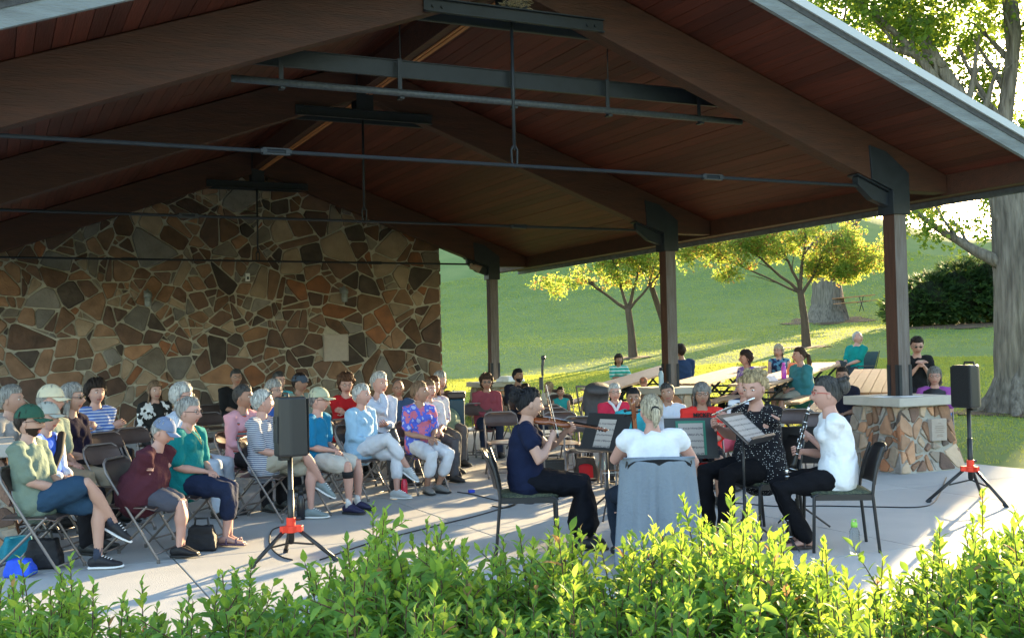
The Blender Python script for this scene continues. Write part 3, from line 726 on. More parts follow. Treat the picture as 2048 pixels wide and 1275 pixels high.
    if beard: mats_.append(mat('beard_' + beard, HAIR[beard], .8, c2=tuple(q * .6 for q in HAIR[beard]), scale=60))
    head_geo(fm, TH, 36 if near else 26, beard=5 if beard else None); o = len(fm.v)
    fm.add(handmb.v, handmb.f, 0)
    bo = link('body', joinmesh(bm_, fm, mats_), root)
    if top is not None: link('shirt', remesh(shm, 'shirt', top, vox, .006, smooth=1, seed=seed), root)
    if bottom is not None: link('skirt' if legs == 'skirt' else ('shorts' if legs in ('short', 'shortest') else 'trousers'), remesh(pm, 'trousers', bottom, vox, .005, smooth=1, seed=seed + 3), root)
    # shoes
    for q in (1, -1):
        kn, an = F[q]; sdv = (an - kn).normalized(); fwd = V((1, q * .18, 0)).normalized()
        if feet == 'cross' and q < 0 and rf is None: fwd = V((.85, .1, -.5)).normalized()
        elif sdv.x > .55: fwd = V((.8, 0, .5)).normalized()
        upv = V((0, 0, 1)); upv = (upv - fwd * upv.dot(fwd)).normalized(); rv = upv.cross(fwd)
        Mx = Matrix.Translation(an) @ Matrix((fwd, rv, upv)).transposed().to_4x4()
        m = MB(); tf = lambda a, b, c: Mx @ V((a * s, b * s, c * s))
        if shoe == 'sandal':
            m.tube([tf(-.06, 0, -.065), tf(.06, 0, -.065), tf(.17, 0, -.068)], [(.032, .012), (.04, .012), (.036, .012)], 10, side=rv)
            for a in (.02, .11): m.tube([tf(a, -.04, -.06), tf(a, -.03, -.02), tf(a, .03, -.02), tf(a, .04, -.06)], .009, 6)
            m.build('shoe', sole or mat('sandal_leather', (.07, .05, .045), .6), root, smooth=True)
            m = MB(); m.tube([tf(-.045, 0, -.035), tf(.0, 0, -.02), tf(.08, 0, -.04), tf(.16, 0, -.052)], [(.028, .03), (.034, .035), (.038, .02), (.028, .010)], 10, side=rv); m.build('foot', sk, root, smooth=True)
            continue
        smt = mat('shoe_%d_%d_%d' % tuple(int(c * 100) for c in shoe), shoe, .55, c2=tuple(c * .75 for c in shoe), scale=20, bump=.2)
        m.tube([tf(-.055, 0, -.035), tf(-.01, 0, -.02), tf(.05, 0, -.030), tf(.11, 0, -.045), tf(.165, 0, -.052)], [(.033 * s, .04 * s), (.038 * s, .05 * s), (.044 * s, .04 * s), (.047 * s, .026 * s), (.036 * s, .018 * s)], 12, side=rv)
        so_ = m.build('shoe', smt, root, smooth=True)
        m = MB(); m.tube([tf(-.075, 0, -.074), tf(-.02, 0, -.074), tf(.06, 0, -.076), tf(.12, 0, -.074), tf(.185, 0, -.068)], [(.03 * s, .012 * s), (.036 * s, .012 * s), (.042 * s, .012 * s), (.048 * s, .012 * s), (.034 * s, .010 * s)], 12, side=rv)
        m.build('sole', mat('sole_white', (.75, .75, .75), .6) if sole == 'white' else mat('sole_dark', (.03, .03, .03), .7), so_, smooth=True)
        if sole == 'white':
            m = MB()
            for k in range(4): m.tube([tf(.03 + k * .022, -.022, .018 - k * .009), tf(.03 + k * .022, .022, .018 - k * .009)], .004, 5)
            m.build('lace', mat('lace_white', (.8, .8, .8), .8), so_)
        if sock: 
            m = MB(); m.tube([tf(-.012, 0, -.02), Mx @ V((0, 0, 0)) + (kn - an).normalized() * .085 * s], [.038 * s, .035 * s], 12, rnd_cap=False); m.build('sock', mat('sock_%d' % int(sock[0] * 100), sock, .95, bump=.3, scale=40, c2=tuple(c * .8 for c in sock)), root, smooth=True)
    # hair
    hm = hairmat(hair); h = MB()
    if style == 'short': hair_shell(h, TH, seed, line=.062, side=.0, back=-.075)
    elif style == 'curly': hair_shell(h, TH, seed, line=.055, side=-.03, back=-.09, thick=.03, strands=.016, curtain=.02)
    elif style == 'thin': hair_shell(h, TH, seed, line=.085, side=.0, back=-.07, thick=.008, strands=.004)
    elif style == 'bald': hair_shell(h, TH, seed, line=.118, side=-.01, back=-.07, thick=.002, strands=.002)
    elif style == 'bob': hair_shell(h, TH, seed, line=.055, side=-.03, back=-.08, thick=.022, curtain=.07, bang=.008)
    elif style == 'bangs': hair_shell(h, TH, seed, line=.05, side=-.03, back=-.08, thick=.022, curtain=.15, bang=.012)
    elif style == 'long': hair_shell(h, TH, seed, line=.058, side=-.03, back=-.08, thick=.022, curtain=.21, width=1.3)
    elif style in ('bun', 'pony', 'updo', 'tail'):
        hair_shell(h, TH, seed, line=.062, side=.005, back=-.06, thick=.012 if style != 'updo' else .02, strands=.005)
        R3 = TH.to_3x3()
        if style == 'bun':
            h.ball(TH @ V((-.118, 0, .055)), (.056, .054, .06), 14, rot=R3)
            for k in range(9): a = k * .7; h.tube([TH @ V((-.115 + .05 * cos(a), .05 * sin(a), .02 + .01 * k)), TH @ V((-.15, .02 * sin(a * 2), .04 + .01 * k)), TH @ V((-.115 - .05 * cos(a), -.05 * sin(a), .05 + .008 * k))], .012, 6)
        elif style == 'updo':
            for k in range(16): a = k * 1.7; h.ball(TH @ V((-.075 + .045 * cos(a), .062 * sin(a), -.01 + .009 * k)), (.034, .034, .03), 9, rot=R3)
        elif style == 'pony':
            h.tube([TH @ V((-.09, 0, .02)), TH @ V((-.125, 0, .015)), TH @ V((-.135, 0, -.05)), TH @ V((-.12, .005, -.10))], [.026, .03, .03, .012], 10)
        else: h.tube([TH @ V((-.09, 0, .03)), TH @ V((-.14, 0, .01)), TH @ V((-.16, 0, -.10)), TH @ V((-.15, 0, -.20)), TH @ V((-.14, 0, -.28))], [.03, .04, .045, .035, .012], 10)
    ho = h.build('hair', hm, root, smooth=True)
    if style == 'pony': m = MB(); m.tube([TH @ V((-.105, 0, .019)), TH @ V((-.118, 0, .017))], .034, 10, rnd_cap=False); m.build('hair_tie', mat('tie_black', (.01, .01, .01), .6), root, smooth=True)
    if cap:
        ccol, sty = cap; cm = ccol if not isinstance(ccol, tuple) else mat('cap_%d_%d_%d' % tuple(int(c * 200) for c in ccol), ccol, .85, c2=tuple(q * 1.2 for q in ccol), scale=8, bump=.3, bscale=40)
        m = MB(); n = 28; vs = []; fs = []
        ds = np.array([(sin(ph) * cos(t), sin(ph) * sin(t), cos(ph)) for ph in [pi * .5 * i / 8 * .93 for i in range(9)] for t in [2 * pi * j / n for j in range(n)]])
        pts = np.stack([ds[:, 0] * .113 - .006, ds[:, 1] * .094, ds[:, 2] * .118 + (.028 if sty == 'ball' else .02)], 1)
        if sty == 'flat': pts[:, 2] = np.minimum(pts[:, 2], .105 + .02 * (ds[:, 0] < 0)); pts[:, 0] *= 1.08
        for i in range(8):
            for j in range(n): fs.append((i * n + j, (i + 1) * n + j, (i + 1) * n + (j + 1) % n, i * n + (j + 1) % n))
        m.add([TH @ V(p) for p in pts], fs); cp = m.build('cap', cm, root, smooth=True); b = MB(); vs = []; fs = []; k = 12; bl = .075 if sty == 'ball' else .03
        for r in range(2):
            for i in range(k + 1):
                a = (i / k - .5) * 1.9; e = bl * cos(a * .85) ** .7; 
                for rr in (0, 1): q = V((.104 * cos(a) - .006 + rr * e, .088 * sin(a), .036 - rr * (.012 + .02 * abs(sin(a))) - r * .004)); vs.append(TH @ q)
        for r in range(2):
            for i in range(k): o_ = r * (k + 1) * 2 + i * 2; f = (o_, o_ + 1, o_ + 3, o_ + 2); fs.append(f if r == 0 else f[::-1])
        for i in range(k): o1 = i * 2 + 1; o2 = (k + 1) * 2 + i * 2 + 1; fs.append((o1, o2, o2 + 2, o1 + 2))
        b.add(vs, fs); b.build('brim', cm, cp, smooth=True)
    if glasses:
        m = MB()
        for q in (-1, 1):
            c = V((.093, q * .031, .010)); ring = [TH @ (c + V((-.004 * abs(cos(a)) * (1 if q * cos(a) > 0 else 0), .021 * cos(a), .016 * sin(a)))) for a in [2 * pi * i / 12 for i in range(13)]]
            if glasses != 'sun': m.tube(ring, .0018, 5)
            else: m.ball(TH @ c, (.004, .021, .014), 10, rot=TH.to_3x3())
            m.tube([TH @ V((.088, q * .054, .014)), TH @ V((.04, q * .078, .014)), TH @ V((-.01, q * .083, .008))], .0025, 5)
        m.tube([TH @ V((.094, -.011, .014)), TH @ V((.098, 0, .017)), TH @ V((.094, .011, .014))], .0022, 5)
        gm = {'sun': mat('sunglass_black', (.008, .008, .009), .12, spec=.8), 'red': mat('frame_red', (.45, .05, .04), .4)}.get(glasses, mat('frame_dark', (.05, .045, .045), .4))
        m.build('glasses', gm, root, smooth=True)
    info = dict(root=root, TH=TH, nb=nb, chest=chest, hip=hip, arm=arm_pts, F=F, hc=hc, s=s)
    if chair == 'fold': folding_chair(x, y, face, 'folding chair under ' + label_who(label), zs)
    elif chair == 'stack': stack_chair(x, y, face, 'black padded stacking chair under ' + label_who(label), zs)
    return info
def label_who(l): return 'the ' + ' '.join(l.split()[:8])
def root_z(x, y): return max(0, th(x, y))
M_chm = mat('chair_brown_metal', (.13, .095, .085), .38, .35, c2=(.10, .07, .062), scale=9, spec=.5)
M_cht = mat('chair_tube', (.20, .175, .165), .38, .5, spec=.5)
FC = {}
def folding_chair(x, y, face, label, zs=.45, lit=None):
    z0 = root_z(x, y); t = thing('folding_chair', label, 'chair', (x, y, z0), face, 'brown metal folding chairs')
    if not FC:
        r = .011; hw = .215
        m = MB(); pts = [(.27, -hw, .02), (-.16, -hw, .70), (-.185, -hw + .02, .77), (-.195, -hw + .07, .80), (-.195, hw - .07, .80), (-.185, hw - .02, .77), (-.16, hw, .70), (.27, hw, .02)]
        m.tube(pts, r, 8); m.cyl((.24, -hw, .07), (.24, hw, .07), .008, 6); FC['front_leg_frame'] = (m.mesh('front_leg_frame', M_cht, True), None)
        m = MB(); pts = [(.16, -hw + .025, .43), (-.27, -hw + .025, .02)]; m.tube(pts, r, 8); m.tube([(.16, hw - .025, .43), (-.27, hw - .025, .02)], r, 8); m.cyl((-.22, -hw + .02, .07), (-.22, hw - .02, .07), .008, 6); FC['rear_leg_frame'] = (m.mesh('rear_leg_frame', M_cht, True), None)
        m = MB(); n = 9; vs = []
        for lay in (0, 1):
            for i in range(6):
                for j in range(n):
                    u = j / (n - 1) * 2 - 1; v = i / 5; xx = -.17 + v * .40; yy = u * (.195 + .01 * sin(v * pi)); zz = .445 - .012 * (1 - u * u) * sin(v * pi) - (.018 * (v > .9)) - (.012 * (abs(u) > .95)) - lay * .012; vs.append((xx, yy, zz))
        fs = []
        for lay in (0, 1):
            for i in range(5):
                for j in range(n - 1): o = lay * 6 * n + i * n + j; f = (o, o + n, o + n + 1, o + 1); fs.append(f[::-1] if lay == 0 else f)
        for i in range(5):
            for j in (0, n - 1): a = i * n + j; b = a + 6 * n; fs.append((a, b, b + n, a + n))
        for j in range(n - 1):
            for i in (0, 5): a = i * n + j; b = a + 6 * n; fs.append((a, b, b + 1, a + 1))
        m.add(vs, fs); FC['seat'] = (m.mesh('seat', M_chm, True), None)
        m = MB(); vs = []; fs = []; n = 11
        for lay in (0, 1):
            for i in range(4):
                for j in range(n):
                    u = j / (n - 1) * 2 - 1; v = i / 3; hh = .14 - .0 * abs(u); corner = .035 * max(0, abs(u) - .75) / .25
                    zz = .625 + v * .165 - corner * (1 if v > .5 else -.6) * (v > .9 or v < .1); vs.append((-.115 - (zz - .63) * .55 - .025 * (1 - u * u) + lay * .008 + .012, u * .207, zz))
        for lay in (0, 1):
            for i in range(3):
                for j in range(n - 1): o = lay * 4 * n + i * n + j; f = (o, o + 1, o + n + 1, o + n); fs.append(f[::-1] if lay == 0 else f)
        for j in range(n - 1):
            for i in (0, 3): a = i * n + j; b = a + 4 * n; fs.append((a, b, b + 1, a + 1))
        m.add(vs, fs); FC['backrest'] = (m.mesh('backrest', M_chm, True), None)
        m = MB(); m.cyl((0, 0, 0), (0, 0, .03), .014, 8); FC['foot_cap'] = (m.mesh('foot_cap', mat('rubber_foot', (.12, .11, .1), .7)), None)
    for k, (me, _) in FC.items():
        if k != 'foot_cap': link(k, me, t)
        else:
            for q in (-1, 1): link(k, me, t, loc=(.27, q * .215, 0)); link(k, me, t, loc=(-.27, q * .19, 0))
    return t
M_seatp = pattern_mat('seat_fabric', 'blotch', (.05, .06, .045), (.11, .12, .075), 60)
M_chb = mat('chair_black', (.018, .018, .02), .42, spec=.45)
SC = {}
def stack_chair(x, y, face, label, zs=.45):
    t = thing('stacking_chair', label, 'chair', (x, y, 0), face, 'black padded stacking chairs')
    if not SC:
        for q in (-1, 1):
            m = MB(); m.tube([(.24, q * .24, .0), (.225, q * .235, .43), (.20, q * .235, .44)], .013, 8); SC['leg%d' % q] = m.mesh('leg', M_chb, True)
            m = MB(); m.tube([(-.25, q * .24, 0), (-.21, q * .235, .44), (-.22, q * .235, .52), (-.25, q * .232, .66), (-.295, q * .22, .79)], .013, 8); SC['back_leg%d' % q] = m.mesh('leg', M_chb, True)
        m = MB(); m.tube([(.235, -.225, .425), (.235, .225, .425)], (.012), 8); 
        for q in (-1, 1): m.box((0, q * .232, .42), (.44, .022, .045))
        m.box((-.21, 0, .42), (.02, .46, .04)); SC['seat_rail'] = m.mesh('seat_rail', M_chb)
        m = MB(); vs = []; fs = []; n = 10
        for i in range(n):
            for j in range(n):
                u = i / (n - 1) * 2 - 1; v = j / (n - 1) * 2 - 1; e = max(abs(u), abs(v)) ** 6; vs.append((.01 + u * .235, v * .222, .475 - .025 * e - .008 * (1 - u * u)))
        for i in range(n - 1):
            for j in range(n - 1): o = i * n + j; fs.append((o, o + n, o + n + 1, o + 1))
        m.add(vs, fs); m.box((.01, 0, .438), (.455, .435, .02)); SC['seat_cushion'] = m.mesh('seat_cushion', M_seatp, True)
        m = MB(); vs = []; fs = []; n = 11; r = 9
        for lay in (0, 1):
            for i in range(r):
                for j in range(n):
                    u = j / (n - 1) * 2 - 1; v = i / (r - 1); zz = .51 + v * .285 + .018 * (1 - u * u) * (1 if v > .9 else 0) - .02 * (u * u > .95) * (v > .9); xx = -.222 - .035 * v - .06 * v * v - .035 * (1 - u * u) - lay * .014
                    vs.append((xx, u * .222, zz))
        for lay in (0, 1):
            for i in range(r - 1):
                for j in range(n - 1): o = lay * r * n + i * n + j; f = (o, o + 1, o + n + 1, o + n); fs.append(f if lay == 0 else f[::-1])
        for i in range(r - 1):
            for j in (0, n - 1): a = i * n + j; b = a + r * n; fs.append((a, b, b + n, a + n))
        for j in range(n - 1):
            for i in (0, r - 1): a = i * n + j; b = a + r * n; fs.append((a, b, b + 1, a + 1))
        m.add(vs, fs); SC['backrest'] = m.mesh('backrest', M_chb, True)
    for k, me in SC.items(): link('leg' if 'leg' in k else k, me, t)
    return t

PEOPLE = []
PEOPLE.append(person(0.308, 9.065, 0.45, -0.48, 'man in green cap, sage T-shirt and navy shorts sitting with crossed arms and sunglasses', s=0.953, look=-0.017, lean=-.18,female=False,w=1.05,skin='fair',hair='dkbrown',style='short',cap=((.02,.07,.045),'ball'),beard='dkbrown',glasses='sun',top=cloth('sage',(.19,.25,.20)),sleeve=.42,bottom=cloth('navyshort',(.03,.07,.13)),legs='short',shoe=(.02,.02,.025),sole='white',sock=(.04,.05,.08),feet='cross',arms='lap',chair='fold'))
PEOPLE.append(person(0.141, 11.476, 0.45, -0.62, 'grey-haired woman in light grey top at the far left edge', s=1.077, look=0.175, skin='fair',hair='silver',style='short',top=cloth('ltgrey',(.42,.42,.43)),sleeve=.5,bottom=cloth('greypant',(.12,.12,.13)),near=False,chair='fold'))
PEOPLE.append(person(0.46, 10.88, 0.45, -0.585, 'man in cream ball cap and pale green shirt behind the man in the grey cap', s=1.074, look=-0.07, female=False,skin='pink',hair='silver',cap=((.55,.50,.36),'ball'),top=cloth('palegreen',(.28,.34,.28)),sleeve=.42,bottom=cloth('tanpant',(.35,.3,.22)),near=False,w=1.1,chair='fold'))
PEOPLE.append(person(0.391, 9.916, 0.45, -0.532, 'man in grey cap wearing a white shirt and bright blue vest', s=0.931, look=-0.087, female=False,skin='fair',hair='grey',cap=((.30,.31,.28),'ball'),top=cloth('bluevest',(.05,.13,.62)),sleeve=0.0,w=1.1,bottom=cloth('blackpant',(.02,.02,.025)),near=False,extra='whitesleeves',arms='lap',chair='fold'))
PEOPLE.append(person(0.684, 11.55, 0.45, -0.654, 'woman with long grey hair, dark sunglasses and black top', s=1.071, look=0.122, skin='fair',hair='silver',style='long',glasses='sun',top=cloth('purpleblack',(.025,.018,.04)),sleeve=.5,bottom=cloth('blackpant',(.02,.02,.025)),near=False,chair='fold'))
PEOPLE.append(person(1.073, 13.37, 0.45, -1.143, 'woman with short dark hair in a blue and white striped sweater', s=1.058, look=-0.087, skin='pink',hair='dkbrown',style='curly',top=pattern_mat('stripe_blue','stripe',(.10,.18,.48),(.52,.58,.70),9,thr=.72),sleeve=.98,arms='folded',bottom=cloth('blackpant',(.02,.02,.025)),near=False,w=1.1,chair='fold'))
PEOPLE.append(person(1.957, 15.17, 0.45, -1.405, 'woman with long light brown hair in a black and white top against the stone wall', s=0.982, look=0.087, skin='fair',hair='ltbrown',style='long',top=pattern_mat('bw_blotch','blotch',(.02,.02,.02),(.62,.62,.62),6,thr=.54),sleeve=.8,bottom=cloth('blackpant',(.02,.02,.025)),near=False,chair='fold'))
PEOPLE.append(person(1.701, 11.397, 0.45, -0.62, 'white-haired woman in sunglasses and white striped shirt with pale blue trousers', s=1.043, look=0.035, skin='pink',hair='white',style='bob',glasses='sun',top=pattern_mat('stripe_pale','stripe',(.62,.66,.72),(.38,.46,.62),26,axis='X'),sleeve=.6,bottom=cloth('paleblue',(.45,.52,.62)),near=False,chair='fold'))
PEOPLE.append(person(1.061, 9.239, 0.45, -0.585, 'man in maroon polo and blue cap leaning forward with folded arms', s=0.834, look=-0.07, lean=.40,nod=.36,female=False,w=1.5,skin='pink',hair='silver',style='short',cap=((.13,.17,.27),'ball'),top=cloth('maroon',(.085,.025,.038)),sleeve=.45,bottom=cloth('greyshort',(.085,.09,.12)),legs='short',shoe=(.015,.015,.018),feet='ankles',arms='folded',chair='fold'))
PEOPLE.append(person(1.5, 9.669, 0.45, -0.759, 'grey-haired woman in a teal shirt and navy capris with purple sandals', s=0.948, look=0.052, w=1.12,skin='pink',hair='silver',style='short',glasses='thin',top=cloth('teal',(.01,.22,.23)),sleeve=.42,bottom=cloth('navy',(.02,.03,.07)),legs='capri',shoe='sandal',sole=mat('purple_sandal',(.12,.07,.11),.6),feet='ankles',arms='lap',nod=.08,chair='fold'))
PEOPLE.append(person(3.643, 18.244, 0.5, -1.492, 'man in black shirt sitting highest in front of the stone wall', s=1.029, look=-0.035, female=False,w=1.25,skin='tan',hair='dkgrey',style='short',glasses='thin',top=cloth('black',(.018,.018,.02)),sleeve=.5,bottom=cloth('blackpant',(.02,.02,.025)),near=False,chair='fold'))
PEOPLE.append(person(2.373, 11.639, 0.45, -0.969, 'woman in a pink blouse and striped knitted vest', s=0.99, look=0.262, skin='tan',hair='dkgrey',style='short',top=cloth('pinkshirt',(.55,.30,.36)),sleeve=.9,bottom=cloth('blackpant',(.02,.02,.025)),shoe=(.08,.09,.09),extra='vest',chair='fold'))
PEOPLE.append(person(2.408, 10.719, 0.45, -0.654, 'white-haired man in a navy striped polo with sunglasses pushed up on his head', s=0.956, look=0.559, female=False,lean=-.1,skin='pink',hair='white',style='short',w=1.1,top=pattern_mat('stripe_navy','stripe',(.42,.44,.48),(.06,.08,.16),17,thr=.6),sleeve=.45,bottom=cloth('khaki',(.42,.39,.32)),legs='short',shoe=(.22,.27,.28),sole='white',feet='cross',arms='lap',extra='sunup',chair='fold'))
PEOPLE.append(person(3.016, 12.995, 0.45, -0.969, 'grey-haired woman with glasses half hidden behind the left loudspeaker', s=1.005, look=-0.087, skin='fair',hair='silver',style='bob',glasses='thin',top=cloth('royal',(.06,.14,.45)),sleeve=.5,bottom=cloth('blackpant',(.02,.02,.025)),near=False,chair='fold'))
PEOPLE.append(person(3.913, 16.452, 0.45, -1.318, 'grey-haired woman in a bright cyan top against the wall', s=1.05, look=0.0, skin='pink',hair='dkgrey',style='short',glasses='thin',top=cloth('cyan',(.08,.42,.52)),sleeve=.5,bottom=cloth('blackpant',(.02,.02,.025)),near=False,chair='fold'))
PEOPLE.append(person(3.934, 15.331, 0.45, -1.143, 'man in a dark flat cap and pale green shirt', s=1.035, look=0.262, female=False,skin='tan',hair='dkbrown',cap=((.05,.07,.10),'flat'),top=cloth('mint',(.30,.38,.33)),sleeve=.5,bottom=cloth('tanpant',(.35,.3,.22)),near=False,chair='fold'))
PEOPLE.append(person(2.954, 10.921, 0.45, -0.707, 'man in blue polo and tan cap with a black knee brace', s=0.947, look=0.122, female=False,lean=.05,w=1.08,skin='pink',hair='grey',glasses='thin',cap=((.33,.35,.25),'ball'),top=cloth('turqblue',(.015,.20,.40)),sleeve=.42,bottom=cloth('offwhite',(.50,.48,.44)),legs='short',shoe=(.03,.03,.08),sock=(.7,.7,.7),feet='flat',arms='lap',extra='brace',chair='fold'))
PEOPLE.append(person(4.242, 14.08, 0.45, -1.492, 'brown-haired woman with glasses in a red top', s=1.036, look=-0.175, skin='pink',hair='auburn',style='curly',glasses='thin',nod=.2,top=cloth('red',(.48,.02,.025)),sleeve=.55,bottom=cloth('blackpant',(.02,.02,.025)),arms='folded',near=False,chair='fold'))
PEOPLE.append(person(3.679, 11.681, 0.45, -0.969, 'white-haired woman in light blue blouse and white capris, legs crossed', s=0.949, look=0.14, w=1.15,skin='pink',hair='white',style='short',top=cloth('skyblue',(.30,.48,.66)),sleeve=.8,bottom=cloth('whitecapri',(.60,.62,.68)),legs='capri',shoe=(.45,.48,.50),sole='white',feet='cross',arms='lap',chair='fold'))
PEOPLE.append(person(4.261, 12.891, 0.45, -1.23, 'white-haired man in pale blue dress shirt resting his chin on his hand', s=1.08, look=0.0, female=False,skin='pink',hair='white',style='short',lean=.1,top=cloth('paleshirt',(.45,.53,.68)),sleeve=.92,bottom=cloth('greypant',(.12,.12,.13)),arms='chin',chair='fold'))
PEOPLE.append(person(4.906, 13.876, 0.45, -1.667, 'bald man with glasses in a blue shirt behind the floral women', s=0.926, look=-0.087, female=False,skin='tan',hair='dkgrey',style='bald',glasses='thin',top=cloth('denim',(.06,.11,.22)),sleeve=.5,bottom=cloth('greypant',(.12,.12,.13)),near=False,chair='fold'))
PEOPLE.append(person(4.41, 11.781, 0.45, -1.318, 'short-haired woman in a pink and blue print top with white capris', s=0.954, look=0.524, skin='tan',hair='ltbrown',style='short',nod=-.12,top=pattern_mat('print_pinkblue','blotch',(.50,.14,.22),(.08,.12,.55),12,c3=(.35,.40,.68),thr=.48),sleeve=.38,bottom=cloth('whitecapri',(.60,.62,.68)),legs='capri',shoe=(.20,.20,.20),feet='tuck',arms='lap',chair='fold'))
PEOPLE.append(person(4.902, 12.768, 0.45, -1.405, 'fair-haired woman in a white blouse right behind the print top woman', s=0.936, look=0.175, skin='pink',hair='ltbrown',style='short',top=cloth('whiteblouse',(.58,.56,.60)),sleeve=.5,bottom=cloth('greypant',(.12,.12,.13)),near=False,chair='fold'))
PEOPLE.append(person(5.325, 13.675, 0.45, -1.492, 'woman with long auburn hair in a white floral blouse', s=0.959, look=0.087, skin='tan',hair='auburn',style='long',top=pattern_mat('print_pale','blotch',(.60,.58,.62),(.38,.30,.42),16,thr=.56),sleeve=.6,bottom=cloth('greypant',(.12,.12,.13)),near=False,chair='fold'))
PEOPLE.append(person(5.736, 14.476, 0.45, -1.492, 'grey-haired woman at the end of the wall row holding a green hat', s=1.015, look=-0.087, skin='pink',hair='silver',style='bob',top=cloth('brownvest',(.16,.09,.06)),sleeve=.5,bottom=cloth('greypant',(.12,.12,.13)),near=False,chair='fold'))
PEOPLE.append(person(6.793, 15.194, 0.45, -1.841, 'woman with curly brown hair and sunglasses in a maroon sweater', s=0.919, look=-0.087, w=1.15,skin='tan',hair='brown',style='curly',glasses='sun',top=cloth('rose',(.32,.075,.10)),sleeve=.95,bottom=cloth('jeans',(.03,.04,.07)),arms='lap',near=False,chair='fold'))
PEOPLE.append(person(8.082, 16.793, 0.47, -1.58, 'bearded man in a dark shirt beside the farthest column', s=0.945, look=0.349, female=False,skin='olive',hair='black',beard='black',style='short',top=cloth('darknavy',(.02,.02,.035)),sleeve=.45,bottom=cloth('jeans',(.03,.04,.07)),near=False,chair='fold'))
PEOPLE.append(person(7.71, 15.753, 0.42, -1.492, "dark-haired child just behind the violinist's head", s=0.747, look=0.0, skin='olive',hair='dkbrown',style='short',top=cloth('darknavy',(.02,.02,.035)),sleeve=.45,bottom=cloth('jeans',(.03,.04,.07)),near=False,chair='fold'))
PEOPLE.append(person(9.459, 18.246, 0.35, -2.539, 'small blond girl looking away beside the microphone', s=0.74, look=-0.524, skin='pale',hair='blond',style='bob',top=cloth('cream',(.55,.50,.42)),sleeve=.3,bottom=cloth('jeans',(.03,.04,.07)),near=False,chair='fold'))
PEOPLE.append(person(8.746, 16.483, 0.35, -2.016, 'small dark-haired girl in a turquoise tank top', s=0.71, look=0.0, skin='tan',hair='dkbrown',style='pony',top=cloth('turq',(.04,.38,.38)),sleeve=.0,bottom=cloth('jeans',(.03,.04,.07)),near=False,chair='fold'))
PEOPLE.append(person(3.875, 7.919, 0.45, -0.445, 'violinist with black hair bun in a navy blouse and long black skirt', s=0.995, look=0.209, w=1.06,lean=-.02,skin='fair',hair='black',style='bun',nod=.12,top=cloth('satin_navy',(.012,.018,.05)),sleeve=.22,bottom=cloth('skirt_black',(.008,.009,.014)),legs='skirt',shoe=(.01,.01,.014),feet='flat',rh=(.20,-.10,.88),lh=(.34,.13,.93),re_=(.2,-.5,-1),group='musicians of the quartet',chair='stack'))
PEOPLE.append(person(12.951, 21.561, 0.62, -1.754, 'woman in a green and white striped top at the picnic table on the lawn', s=0.972, look=-0.175, skin='tan',hair='dkbrown',style='bob',top=pattern_mat('stripe_green','stripe',(.02,.36,.30),(.50,.66,.60),4,thr=.6),sleeve=.6,bottom=cloth('jeans',(.03,.04,.07)),near=False,arms='table'))
PEOPLE.append(person(6.847, 11.511, 0.45, -1.929, 'white-haired woman in a red cardigan and glasses', s=0.84, look=0.0, w=1.2,skin='pink',hair='white',style='short',glasses='thin',top=cloth('cardigan',(.50,.03,.07)),sleeve=.97,bottom=cloth('greypant',(.12,.12,.13)),near=False,extra='collar',chair='fold'))
PEOPLE.append(person(10.505, 16.639, 0.4, -2.103, 'man in a patterned ball cap behind the middle stone pier', s=0.769, look=0.0, female=False,skin='pink',hair='grey',glasses='thin',cap=(pattern_mat('camo','blotch',(.20,.13,.09),(.42,.16,.10),16),'ball'),top=cloth('forest',(.04,.09,.06)),sleeve=.5,bottom=cloth('jeans',(.03,.04,.07)),near=False,chair='fold'))
PEOPLE.append(person(6.155, 9.957, 0.45, -2.016, 'dark-haired boy in a cyan T-shirt behind the cello scroll', s=0.844, look=-0.087, skin='olive',hair='black',style='short',top=cloth('aqua',(.05,.40,.48)),sleeve=.4,bottom=cloth('jeans',(.03,.04,.07)),near=False,female=False,w=.9,chair='fold'))
PEOPLE.append(person(6.991, 10.555, 0.45, -2.19, 'grey-haired person in a pale T-shirt leaning sideways behind the cellist', s=0.86, look=-0.175, tilt=.2,skin='tan',hair='dkgrey',style='short',top=cloth('paletee',(.52,.54,.62)),sleeve=.4,bottom=cloth('jeans',(.03,.04,.07)),near=False,chair='fold'))
PEOPLE.append(person(6.632, 9.397, 0.45, -2.103, 'woman with long grey-brown hair in a red T-shirt with lettering', s=0.901, look=0.052, w=1.15,skin='tan',hair='grey',style='bangs',glasses='thin',top=cloth('brightred',(.62,.035,.03)),sleeve=.5,bottom=cloth('blackpant',(.02,.02,.025)),legs='short',extra='lettering',chair='fold'))
PEOPLE.append(person(4.353, 6.784, 0.45, -5.157, 'cellist with a blond ponytail in a white blouse, back turned', s=0.942, look=0.14, w=1.3,skin='pink',hair='ltblond',style='pony',top=cloth('whitetop',(.68,.70,.76)),sleeve=.12,bottom=cloth('navytrouser',(.02,.03,.05)),shoe=(.02,.02,.02),feet='wide',lh=(.31,.10,.88),rh=(.34,-.22,.70),le=(-.1,1,-1.0),re_=(-.1,-1,-.9),group='musicians of the quartet',chair='stack'))
PEOPLE.append(person(5.89, 7.522, 0.45, -3.063, 'flutist with curly blond hair in a black polka dot blouse and black trousers', s=1.092, look=0.384, w=1.28,nod=.22,skin='pink',hair='blond',style='updo',top=pattern_mat('polka','dots',(.72,.72,.70),(.012,.012,.016),58,thr=.2),sleeve=.08,bottom=cloth('wideblack',(.010,.010,.013)),shoe=(.03,.03,.03),sole='white',feet='flat',rh=(0.185, -0.336, 0.904),lh=(0.207, -0.116, 0.95),group='musicians of the quartet',chair='stack'))
